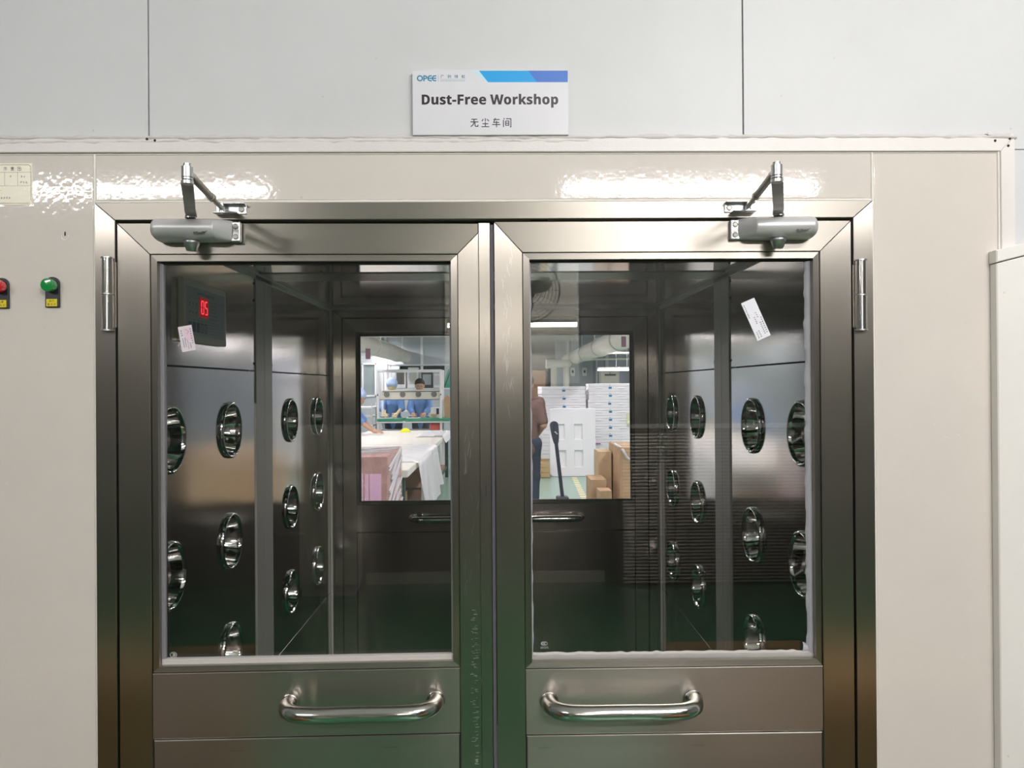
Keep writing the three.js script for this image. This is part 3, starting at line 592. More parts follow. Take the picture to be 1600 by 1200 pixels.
hinge(0.7285, 1.706, 1.840, 'upper barrel hinge of the right leaf near the white cover panel');

// --- sign above the doors
{
  const x0 = -0.142, x1 = 0.1605, y0 = 2.0875, y1 = 2.213;
  const tex = canvasTex(1452, 604, (g, W, H) => {
    const gr = g; gr.fillStyle = '#e4e2e9'; gr.fillRect(0, 0, W, H);
    const X = (p) => (p - 645) / 243 * W, Y = (p) => (p - 112) / 105 * H;
    const poly = (pts, f) => { g.fillStyle = f; g.beginPath(); pts.forEach(([a, b], i) => (i ? g.lineTo(X(a), Y(b)) : g.moveTo(X(a), Y(b)))); g.fill(); };
    poly([[736, 112], [750, 112], [763, 131], [756, 128]], '#cfeaf8');
    poly([[749, 112], [888, 112], [888, 131], [763, 131]], '#12a6ee');
    poly([[826, 112], [888, 112], [888, 131], [840, 131]], '#4378d2');
    // OPEE lettering, drawn round
    g.strokeStyle = '#2f88ac'; g.lineWidth = 12; g.lineCap = 'butt';
    const r = 23, cy = Y(124.4);
    const arc = (cx, a0, a1) => { g.beginPath(); g.arc(cx, cy, r, a0, a1); g.stroke(); };
    arc(X(656.6), 0, 7);
    g.beginPath(); g.moveTo(X(662.8), cy + r + 5); g.lineTo(X(662.8), cy - r + 1); g.lineTo(X(665.0), cy - r + 1); g.arc(X(665.1), cy - r / 2 + 2, r / 2, -Math.PI / 2, Math.PI / 2); g.lineTo(X(662.8), cy + 4); g.stroke();
    for (const c of [672.9, 679.9]) { arc(X(c), Math.PI * 0.5, Math.PI * 1.5); g.beginPath(); for (const yy of [-r, 0, r]) { g.moveTo(X(c) - (yy ? 0 : r), cy + yy); g.lineTo(X(c) + 13, cy + yy); } g.stroke(); }
    g.fillStyle = '#9db8c8'; g.fillRect(X(684.8), Y(118.5), 4, Y(130) - Y(118.5));
    g.strokeStyle = '#5d7f96'; ['guang', 'chuang', 'lv', 'hong'].forEach((k, i) => glyph(g, k, X(688.6 + i * 11), Y(118.6), 34, 4.6));
    g.fillStyle = '#9db8c8'; g.fillRect(X(688), Y(125.8), X(728) - X(688), 3);
    tinyPrint(g, X(688.6), Y(127.2), 17, 9.5, 14, '#8fa6b8', 0.45);
    g.fillStyle = '#2c2429'; g.font = 'bold 128px sans-serif'; g.textBaseline = 'alphabetic';
    const text = 'Dust-Free Workshop', tw = g.measureText(text).width;
    g.save(); g.translate(X(657.5), Y(167.2)); g.scale((X(873.5) - X(657.5)) / tw, 1); g.fillText(text, 0, 0); g.strokeStyle = '#2c2429'; g.lineWidth = 3.5; g.lineJoin = 'round'; g.strokeText(text, 0, 0); g.restore();
    g.strokeStyle = '#37323a'; ['wu', 'chen', 'che', 'jian'].forEach((k, i) => glyph(g, k, X(733.6 + i * 17.1), Y(189.5), 91, 8.5));
  });
  const s = thing('sign_board', 'white Dust-Free Workshop sign board with blue band above the doors', 'sign', [0.009, y0, -0.002]);
  wpart(s, 'board', bx(x0, x1, y0, y1, -0.0085, 0.006, 0.0008), std(lin(0.70, 0.70, 0.72), 0.25));
  const f = part(s, 'printed_face', new THREE.PlaneGeometry(x1 - x0 - 0.0016, y1 - y0 - 0.0016), phys(0xffffff, 0.3, { map: tex, clearcoat: 0.5, clearcoatRoughness: 0.08 }), 'printed front with black lettering');
  f.position.set(0, (y1 - y0) / 2, 0.0083);
}

// --- indicator lamps and notice on the left panel
function indicator(x, y, lens, label, words) {
  const o = thing('indicator_lamp', label, 'indicator lamp', [x, y - 0.041, -0.006]);
  const sh = [[-0.0135, -0.041], [0.0135, -0.041]]; for (let i = 0; i <= 16; i++) { const a = Math.PI * i / 16; sh.push([0.0135 * Math.cos(a), 0.004 + 0.0135 * Math.sin(a)]); }
  part(o, 'backplate', prism(sh, 0, 0.006, 0.0012).translate(0, 0.041, 0), M.black);
  const tex = canvasTex(208, 144, (g, W, H) => { g.fillStyle = '#e3cf14'; g.fillRect(0, 0, W, H); g.strokeStyle = '#4a3d08'; words[0].forEach((k, i) => glyph(g, k, 52 + i * 56, 14, 48, 5)); words[1].forEach((k, i) => glyph(g, k, 18 + i * 62, 80, 48, 5)); });
  const p = part(o, 'name_plate', new THREE.BoxGeometry(0.0205, 0.0142, 0.0012), [M.yellowPlate, M.yellowPlate, M.yellowPlate, M.yellowPlate, std(0xffffff, 0.45, { map: tex }), M.yellowPlate], 'yellow name plate');
  p.position.set(0, 0.0085, 0.0064);
  part(o, 'collar', cyl(0, 0.041, 0.008, 0.0126, 0.006, 'z', 32), M.black);
  const l = part(o, 'lens', new THREE.LatheGeometry([[0.0128, 0], [0.0128, 0.0095], [0.0121, 0.0118], [0.0104, 0.0128], [0, 0.0132]].map((q) => new THREE.Vector2(...q)), 36).rotateX(Math.PI / 2).translate(0, 0.041, 0.010), lens);
  part(l, 'lens_ring', new THREE.TorusGeometry(0.0118, 0.0008, 8, 32).translate(0, 0.041, 0.0214), lens);
}
indicator(-0.8395, 1.800, M.greenLens, 'green indicator lamp with yellow name plate on the left panel', [['yun', 'xing'], ['zhi', 'shi', 'deng']]);
indicator(-0.9365, 1.7985, M.redLens, 'red indicator lamp with yellow name plate at the left picture edge', [['dian', 'yuan'], ['zhi', 'shi', 'deng']]);
{
  const x1 = -0.8785, x0 = x1 - 0.16, y0 = 1.958, y1 = 2.0385;
  const tex = canvasTex(1280, 644, (g, W, H) => {
    g.fillStyle = '#f1ead6'; g.fillRect(0, 0, W, H); g.strokeStyle = '#7a7466'; g.lineWidth = 7;
    g.beginPath(); g.roundRect(26, 26, W - 52, H - 52, 40); g.stroke();
    g.lineWidth = 5; for (const y of [140, 350]) { g.beginPath(); g.moveTo(26, y); g.lineTo(W - 26, y); g.stroke(); }
    for (const x of [190, 380, 560, 850, 1050]) { g.beginPath(); g.moveTo(x, 140); g.lineTo(x, 350); g.stroke(); }
    g.strokeStyle = '#5a564c'; ['shi', 'yi', 'tu'].forEach((k, i) => glyph(g, k, 830 + i * 108, 52, 66, 7));
    for (const [x, y, n] of [[230, 180, 2], [620, 180, 2], [930, 180, 1], [1100, 190, 2], [1090, 280, 3], [640, 280, 3], [60, 470, 16], [60, 520, 22]]) tinyPrint(g, x, y, n, 30, 34, '#6d685c');
    g.lineWidth = 4; g.strokeStyle = '#8f897a'; g.beginPath(); g.moveTo(60, 380); g.quadraticCurveTo(400, 470, 800, 420); g.stroke();
  });
  const n = thing('notice_sheet', 'cream notice sheet with a ruled diagram at the upper left', 'notice', [(x0 + x1) / 2, y0, -0.0058]);
  const m = part(n, 'sheet', new THREE.BoxGeometry(x1 - x0, y1 - y0, 0.0012), [M.caulk, M.caulk, M.caulk, M.caulk, phys(0xffffff, 0.09, { map: tex, bumpMap: peel, bumpScale: 0.00008, specularIntensity: 0.4 }), M.caulk]);
  m.position.y = (y1 - y0) / 2;
}

// --- stickers on the near panes
function sticker(label, cx, cy, w, h, ang, draw, parentTurn) {
  const tex = canvasTex(256, Math.round(256 * h / w), draw);
  const s = thing('paper_sticker', label, 'sticker', [cx, cy, parentTurn ? -0.0235 + (-0.0019) : -0.0225]);
  s.rotation.set(0, parentTurn || 0, ang, 'YXZ');
  const e = std(lin(0.8, 0.79, 0.8), 0.6);
  part(s, 'label_paper', new THREE.BoxGeometry(w, h, 0.0006), [e, e, e, e, std(0xffffff, 0.55, { map: tex }), e]);
}
sticker('small pinkish paper sticker on the left window over the control panel', -0.5915, 1.6985, 0.0268, 0.0500, 0.175, (g, W, H) => {
  g.fillStyle = '#e9dde6'; g.fillRect(0, 0, W, H); g.fillStyle = '#ecd0de'; g.fillRect(W * 0.35, H * 0.08, W * 0.6, H * 0.5);
  g.save(); g.translate(W, 0); g.rotate(Math.PI / 2);
  tinyPrint(g, 60, 22, 7, 26, 26, '#3a3238', 0.7); tinyPrint(g, 70, 190, 3, 30, 32, '#3a3238', 0.4); tinyPrint(g, 220, 190, 7, 22, 26, '#4a444a', 0.2); tinyPrint(g, 220, 150, 7, 22, 24, '#4a444a', 0.2); tinyPrint(g, 260, 110, 6, 22, 22, '#4a444a', 0.4); tinyPrint(g, 320, 66, 4, 22, 26, '#3a3238', 0.3); g.restore();
  g.strokeStyle = '#a8607f'; g.lineWidth = 7; g.beginPath(); g.moveTo(W * 0.5, H * 0.13); g.lineTo(W * 0.72, H * 0.24); g.lineTo(W * 0.55, H * 0.33); g.stroke();
}, 0.019);
sticker('white printed paper sticker stuck askew on the right window', 0.5325, 1.7295, 0.0288, 0.0815, 0.41, (g, W, H) => {
  g.fillStyle = '#eeecf4'; g.fillRect(0, 0, W, H);
  g.save(); g.translate(W, 0); g.rotate(Math.PI / 2);
  tinyPrint(g, 350, 18, 8, 30, 28, '#2a2a33', 0.3); tinyPrint(g, 430, 62, 7, 26, 26, '#2f2f38', 0.3); tinyPrint(g, 240, 70, 3, 30, 26, '#555', 0.3); tinyPrint(g, 310, 125, 4, 28, 26, '#44444c', 0.3); tinyPrint(g, 50, 212, 8, 26, 26, '#3a3a42', 0.25); tinyPrint(g, 560, 150, 4, 28, 24, '#3a3a42', 0.2); tinyPrint(g, 570, 196, 4, 28, 24, '#3a3a42', 0.2); g.restore();
});

// --- white cover panel at the right edge
{
  const c = thing('cover_panel', 'white cover panel with slanted capped top at the right picture edge', 'panel', [1.2, 0, -0.006]);
  const X = (x) => x - 1.2, Y = (x) => 1.833 + (x - 0.994) * 0.25, x0 = 0.991, x1 = 1.55;
  part(c, 'panel', prism([[X(x0), 0], [X(x1), 0], [X(x1), Y(x1)], [X(x0), Y(x0)]], 0.0, 0.022, 0.002), M.cabinet);
  part(c, 'top_cap', prism([[X(x0 - 0.002), Y(x0) + 0.0015], [X(x1 + 0.002), Y(x1) + 0.0015], [X(x1 + 0.002), Y(x1) + 0.031], [X(x0 - 0.002), Y(x0) + 0.0255]], 0.0, 0.025, 0.002), M.cabinet);
}

// ================================================================== ENTRANCE ROOM BEHIND THE CAMERA (seen mirrored in steel and glass)
function tubeLamp(label, x0, x1, y, z, intensity, group) {
  const xm = (x0 + x1) / 2, L = x1 - x0;
  const o = thing('tube_lamp', label, 'lamp', [xm, y, z], group);
  part(o, 'batten', bx(-L / 2, L / 2, 0.03, 0.075, -0.045, 0.045, 0.006), M.whitePaint);
  for (const s of [-1, 1]) { part(o, 'tube', cyl(0, 0.005, s * 0.028, 0.014, L - 0.06, 'x', 16), M.lampGlow); part(o, 'hanger', bar([s * L * 0.35, 0.07, 0], [s * L * 0.35, ROOM_TOP - y, 0], 0.004, 8), M.whitePaint); }
  for (const s of [-1, 1]) part(o, 'end_cap', bx(s * (L / 2 - 0.02) - 0.012, s * (L / 2 - 0.02) + 0.012, -0.015, 0.035, -0.048, 0.048, 0.004), M.whitePaint);
  rectLight('tube_lamp_light', o, 0, -0.012, -0.046, L - 0.08, 0.036, xm, y - 0.012 - 0.42, z - 0.046 - 1, intensity, WHITE_LIGHT);
  rectLight('tube_lamp_light', o, 0, -0.012, 0.046, L - 0.08, 0.036, xm, y - 0.012 - 0.9, z + 0.046 + 1, intensity * 0.45, WHITE_LIGHT);
}
tubeLamp('hanging tube lamp to the left, mirrored in the casing beside the notice', -3.35, -1.45, 2.9, 3.5, LAMP_FRONT_LEFT, 'hanging tube lamps of the entrance room');
tubeLamp('hanging tube lamp to the right, mirrored in the casing above the right leaf', 0.42, 2.12, 2.9, 3.5, LAMP_FRONT_RIGHT, 'hanging tube lamps of the entrance room');
tubeLamp('hanging tube lamp to the right, the one nearer to the doors', 0.6, 2.6, 2.9, 1.9, LAMP_FRONT_NEAR, 'hanging tube lamps of the entrance room');
{ // board with a lamp on the rear wall, mirrored in the glass between the meeting stiles
  const b = thing('white_board', 'pale board on the wall behind the camera, mirrored in the right window', 'board', [0.118, 1.62, ROOM_BACK - 0.03]);
  part(b, 'board', bx(-0.37, 0.54, 0, 1.5, 0, 0.03, 0.003), M.creamPaint); part(b, 'frame', bx(0.52, 0.545, 0, 1.5, -0.008, 0, 0.002), M.whitePaint);
  const l = thing('strip_lamp', 'white strip lamp on the pale board behind the camera', 'lamp', [0.196, 2.065, 4.2]);
  part(l, 'housing', bx(-0.42, 0.415, 0.018, 0.04, 0, 0.06, 0.004), M.whitePaint); part(l, 'diffuser', bx(-0.417, 0.412, -0.018, 0.018, 0.002, 0.05, 0.006), M.lampGlow);
  for (const x of [-0.3, 0.3]) part(l, 'hanger', bar([x, 0.035, 0.03], [x, ROOM_TOP - 2.065, 0.03], 0.003, 6), M.whitePaint);
  rectLight('strip_lamp_light', l, 0, 0, 0.056, 0.82, 0.034, 0.196, 2.065 + 0.5, 4.2 + 0.9, 170, WHITE_LIGHT);
  rectLight('strip_lamp_light', l, 0, 0, -0.004, 0.82, 0.034, 0.196, 2.065, 0, 30, WHITE_LIGHT);
  const f = thing('wall_fan', 'round wall fan with wire guard behind the camera, mirrored in the right window', 'fan', [0.226, 2.30, 4.0]);
  for (let k = 1; k <= 9; k++) part(f, 'guard_ring', new THREE.TorusGeometry(0.026 * k, k === 9 ? 0.006 : 0.0022, 6, 40), M.darkMetal);
  for (let k = 0; k < 16; k++) part(f, 'guard_spoke', bar([0.02 * Math.cos(k * 0.3927), 0.02 * Math.sin(k * 0.3927), 0], [0.234 * Math.cos(k * 0.3927), 0.234 * Math.sin(k * 0.3927), 0], 0.002, 6), M.darkMetal);
  for (let k = 0; k < 3; k++) part(f, 'blade', new THREE.SphereGeometry(1, 16, 10).scale(0.085, 0.06, 0.004).translate(0.11, 0, 0).rotateX(0.35).rotateZ(k * 2.094 + 0.4).translate(0, 0, 0.04), M.tableLeg);
  part(f, 'motor', cyl(0, 0, 0.10, 0.06, 0.13, 'z', 24), M.darkMetal); part(f, 'bracket', bx(-0.03, 0.03, -0.03, 0.03, 0.16, ROOM_BACK - 4.0 - 0.03, 0.004), M.darkMetal);
  const c = thing('steel_cabinet', 'pale low cabinet by the wall behind the camera', 'cabinet', [-1.145, 0, 4.29]);
  part(c, 'body', bx(-0.215, 0.215, 0.06, 1.3, 0.02, 0.34, 0.004), M.creamPaint); part(c, 'door', bx(-0.21, 0.21, 0.09, 1.27, 0, 0.02, 0.003), M.creamPaint); part(c, 'plinth', bx(-0.2, 0.2, 0, 0.06, 0.03, 0.33), M.whitePaint); part(c, 'door_handle', bx(0.14, 0.16, 0.7, 0.82, -0.02, 0, 0.004), M.satin);
  block('baseboard_back', bx(-0.9, 0.86, 0, 0.09, ROOM_BACK - 0.02, ROOM_BACK), M.creamPaint, 'pale baseboard of the wall behind the camera', 'baseboard');
  const s = thing('louvre_screen', 'low dark louvred screen with a white top rail behind the camera', 'screen', [1.8, 0, 4.5]);
  for (let k = 0; k < 46; k++) part(s, 'slat', new THREE.BoxGeometry(1.62, 0.014, 0.012).rotateX(0.5).translate(0, 0.03 + k * 0.0268, 0), M.armSteel);
  part(s, 'top_rail', bx(-0.83, 0.83, 1.255, 1.29, -0.03, 0.03, 0.006), M.whitePaint); for (const x of [-0.82, 0.82]) part(s, 'post', bx(x - 0.012, x + 0.012, 0, 1.26, -0.02, 0.03, 0.003), M.darkMetal); part(s, 'backing', bx(-0.8, 0.8, 0.02, 1.25, 0.03, 0.036), M.gap);
}
function carton(label, x0, x1, y0, y1, z0, z1, mat, group, extra = {}) {
  const o = thing('cardboard_box', label, 'box', [(x0 + x1) / 2, y0, (z0 + z1) / 2], group), w = (x1 - x0) / 2, h = y1 - y0, d = (z1 - z0) / 2;
  part(o, 'box_body', bx(-w, w, 0, h - 0.003, -d, d, 0.004), mat);
  part(o, 'flap', bx(-w, w, h - 0.003, h, -d, -0.001, 0.001), mat); part(o, 'flap', bx(-w, w, h - 0.003, h, 0.001, d, 0.001), mat);
  part(o, 'packing_tape', bx(-w - 0.0006, w + 0.0006, h - 0.1, h + 0.0008, -0.025, 0.025, 0.0003), M.cardLight);
  if (extra.mark) part(o, 'printed_mark', bx(-w * 0.25, w * 0.25, h * 0.62, h * 0.78, d, d + 0.001), M.cardDark);
  if (extra.turn) o.rotation.y = extra.turn;
  return o;
}
carton('cardboard box to the left of the camera, mirrored brown in the left leaf', -1.95, -0.78, 0, 0.71, 0.9, 1.12, M.cardMid);
carton('cardboard box to the right of the camera, mirrored brown in the right leaf', 0.62, 1.60, 0, 0.64, 0.9, 1.3, M.cardMid);

// ================================================================== THE WORKSHOP BEYOND THE FAR DOORS
const WX = 7, WT = 3.0, WB = -33;
block('floor_workshop', bx(-WX, WX, -0.1, 0, WB, Z1 - 0.08), M.floorShop, 'pale green epoxy floor of the workshop', 'floor');
{
  const c = structure('ceiling_workshop', 'grey panelled ceiling of the workshop', 'ceiling');
  for (let z = -2.2; z > WB; z -= 2.2) for (let x = -WX; x < WX - 0.1; x += 3.5) part(c, 'ceiling_panel', bx(x + 0.008, x + 3.492, WT, WT + 0.05, z - 2.192, z - 0.008, 0.004), M.shopCeil);
  part(c, 'backing', bx(-WX, WX, WT + 0.05, WT + 0.1, WB, -2.2), M.gap);
}
block('wall_workshop_left', bx(-WX - 0.1, -WX, -0.1, WT + 0.1, WB, -2.15), M.shopWallLeft, 'left side wall of the workshop', 'wall');
block('wall_workshop_right', bx(WX, WX + 0.1, -0.1, WT + 0.1, WB, -2.15), M.shopWall, 'right side wall of the workshop', 'wall');
block('wall_workshop_end', bx(-WX, WX, 0, WT, WB - 0.1, WB), M.shopWall, 'far end wall of the workshop', 'wall');
{
  const w = structure('wall_workshop_front', 'workshop wall around the far doors', 'wall');
  part(w, 'panel', bx(-WX, -0.757, 0, WT, FAR - 0.16, FAR - 0.076), M.shopWall); part(w, 'panel', bx(0.757, WX, 0, WT, FAR - 0.16, FAR - 0.076), M.shopWall); part(w, 'panel', bx(-0.757, 0.757, 1.96, WT, FAR - 0.16, FAR - 0.076), M.shopWall);
  // partition on the left with a window, and on the right with columns
  const p = structure('wall_partition_left', 'pale blue partition behind the work bench', 'wall');
  part(p, 'panel', prism([[-WX, 0], [-0.9, 0], [-0.9, WT], [-WX, WT]], -17.1, -17, 0, [rectHole(-3.33, -3.05, 1.41, 2.15), rectHole(-2.45, -1.35, 2.0, 2.13)]), M.shopWallLeft);
  for (const x of [-2.78, -1.9]) part(p, 'post', bx(x - 0.03, x + 0.03, 0, WT, -17.0, -16.95), M.whitePaint);
  part(p, 'dark_shelf', bx(-2.5, -1.3, 1.95, 2.2, -17.6, -17.55), M.tableLeg);
  const wn = structure('window_1', 'narrow white framed window in the left partition', 'window', [-3.19, 1.41, -17]);
  for (const q of [[-0.17, -0.14, -0.04, 0.78], [0.14, 0.17, -0.04, 0.78], [-0.17, 0.17, -0.04, 0], [-0.17, 0.17, 0.74, 0.78]]) part(wn, 'frame', bx(...q, -0.02, 0.03, 0.003), M.whitePaint);
  part(wn, 'pane', bx(-0.14, 0.14, 0, 0.74, -0.03, -0.02), std(lin(0.25, 0.31, 0.31), 0.15));
  const r = structure('wall_partition_right', 'blue grey partition at the back right of the workshop', 'wall');
  part(r, 'panel', bx(1.72, WX, 0, WT, -22.1, -22), M.shopWall);
  for (const [x, w2] of [[3.32, 0.09], [3.0, 0.05], [2.1, 0.08], [4.1, 0.06]]) part(r, 'column', bx(x - w2 / 2, x + w2 / 2, 0, WT, -22, -21.92), M.whitePaint);
  part(r, 'dado', bx(2.15, 2.9, 0, 2.5, -21.99, -21.96), M.shopWallLeft);
}
// hanging workshop lamps
let shopLamp = 0;
function shopTube(label, x, y, z, L, along, intensity, hang = [-0.4, 0.4]) {
  const o = thing('workshop_lamp', label, 'lamp', [x, y, z], 'hanging tube lamps of the workshop');
  const g = (a0, a1, b0, b1, y0, y1, r) => (along === 'z' ? bx(b0, b1, y0, y1, a0, a1, r) : bx(a0, a1, y0, y1, b0, b1, r));
  part(o, 'housing', g(-L / 2, L / 2, -0.06, 0.06, 0.02, 0.06, 0.006), M.whitePaint); part(o, 'diffuser', g(-L / 2, L / 2, -0.055, 0.055, -0.016, 0.02, 0.008), M.lampGlowCool);
  for (const s of hang) part(o, 'hanger', along === 'z' ? bar([0, 0.05, s * L], [0, WT - y, s * L], 0.006, 6) : bar([s * L, 0.05, 0], [s * L, WT - y, 0], 0.006, 6), M.whitePaint);
  if (intensity) rectLight('workshop_lamp_light', o, 0, -0.02, 0, along === 'z' ? 0.11 : L, along === 'z' ? L : 0.11, x + (along === 'z' ? 0 : 0), y - 3, z + 0.0001, intensity, COOL_LIGHT);
}
const order = ['nearest', 'second', 'third', 'fourth', 'fifth', 'sixth', 'farthest'];
[-3.3, -6.6, -10, -13, -16, -20.5, -25].forEach((z, i) => {
  shopTube(`${order[i]} tube lamp of the left row beside the grey duct`, -2.75, 2.62, z, 1.9, 'z', LAMP_WORKSHOP);
  if (i < 6) { shopTube(`${order[i]} tube lamp of the outer left row, outside the window view`, -5.2, 2.72, z - 1.2, 1.9, 'z', LAMP_WORKSHOP * 0.6); shopTube(`${order[i]} tube lamp of the outer right row, outside the window view`, 5.2, 2.72, z - 1.2, 1.9, 'z', LAMP_WORKSHOP * 0.6); }
  if (z > -22) shopTube(`${order[i]} tube lamp of the middle row, hidden by the meeting stiles`, 0.1, 2.72, z, 1.9, 'z', LAMP_WORKSHOP);
  if (z > -18) shopTube(`${order[i]} tube lamp of the right row beside the cream duct`, 2.7, 2.72, z, 1.9, 'z', LAMP_WORKSHOP);
});
shopTube('short crosswise tube lamp above the white machine at the right', 2.42, 1.93, -14.6, 0.66, 'x', 60, [0.1, 0.45]);

// ducts, pipes and hanging signs
{
  const dl = thing('air_duct', 'grey round air duct running away on the left', 'duct', [-2.3, 2.34, -9]);
  for (let k = 0; k < 6; k++) { const z = -k * 3.2; part(dl, 'duct_section', cyl(0, 0, z - 1.6, 0.15 + (k % 2) * 0.012, 3.16, 'z', 20), M.duct); part(dl, 'joint_ring', cyl(0, 0, z - 3.2, 0.18, 0.06, 'z', 20), M.creamPaint); part(dl, 'hanger', bar([0, 0.15, z - 1], [0, WT - 2.34, z - 1], 0.01, 6), M.whitePaint); }
  const dr = thing('air_duct', 'cream round air duct running away on the right', 'duct', [2.1, 2.4, -9]);
  for (let k = 0; k < 6; k++) { const z = -k * 2.6; part(dr, 'duct_section', cyl(0, 0, z - 1.3, 0.185, 2.56, 'z', 24), M.creamPaint); part(dr, 'joint_ring', cyl(0, 0, z - 2.6, 0.205, 0.07, 'z', 24), M.duct); part(dr, 'hanger', bar([0, 0.18, z - 1], [0, WT - 2.4, z - 1], 0.01, 6), M.whitePaint); }
  const el = thing('extract_pipe', 'pale bent extract pipe with two drops at the back right', 'pipe', [1.6, 0, -19]);
  part(el, 'pipe_run', bar([-0.35, 2.2, 0], [0.22, 2.2, 0], 0.12, 20), M.creamPaint); part(el, 'pipe_elbow', new THREE.SphereGeometry(0.12, 20, 14).translate(0.22, 2.2, 0), M.creamPaint);
  for (const x of [-0.14, 0.2]) part(el, 'pipe_drop', bar([x, 0, 0], [x, 2.2, 0], 0.085, 18), M.creamPaint);
  const pi = thing('ceiling_pipe', 'thin grey pipes hung across the workshop ceiling at the left', 'pipe', [-2.2, 2.72, -15]);
  for (let k = 0; k < 4; k++) { part(pi, 'pipe', bar([-2.4, 0.02 * k, -k * 2.3], [2.0, 0.02 * k, -k * 2.3], 0.035, 10), M.creamPaint); for (const x of [-1, 0.6]) part(pi, 'hanger', bar([x, 0.02 * k, -k * 2.3], [x, WT - 2.72, -k * 2.3], 0.008, 6), M.duct); }
  const pr = thing('ceiling_pipe', 'thin grey pipes hung across the workshop ceiling at the right', 'pipe', [3.4, 2.45, -14.5]);
  for (let k = 0; k < 3; k++) { part(pr, 'pipe', bar([-1.4, -0.06 * k, -k * 2.4], [2.2, -0.06 * k, -k * 2.4], 0.03, 10), M.creamPaint); for (const x of [-0.9, -0.2]) part(pr, 'hanger', bar([x, -0.06 * k, -k * 2.4], [x, WT - 2.45, -k * 2.4], 0.008, 6), M.duct); }
  for (const [x, y, z, l] of [[1.735, 2.136, -9, 'small maroon sign hanging at the right under the cream duct'], [-1.81, 1.99, -9, 'small maroon sign hanging at the left under the grey duct']]) {
    const s = thing('hanging_sign', l, 'sign', [x, y, z]);
    part(s, 'plate', bx(-0.033, 0.033, 0, 0.145, -0.005, 0.005, 0.001), M.purple); part(s, 'border', bx(-0.028, 0.028, 0.006, 0.139, 0.005, 0.0056), std(lin(0.24, 0.13, 0.17), 0.6));
    for (const k of [-0.025, 0.025]) part(s, 'wire', bar([k, 0.145, 0], [k, WT - y, 0], 0.003, 6), M.duct);
  }
}

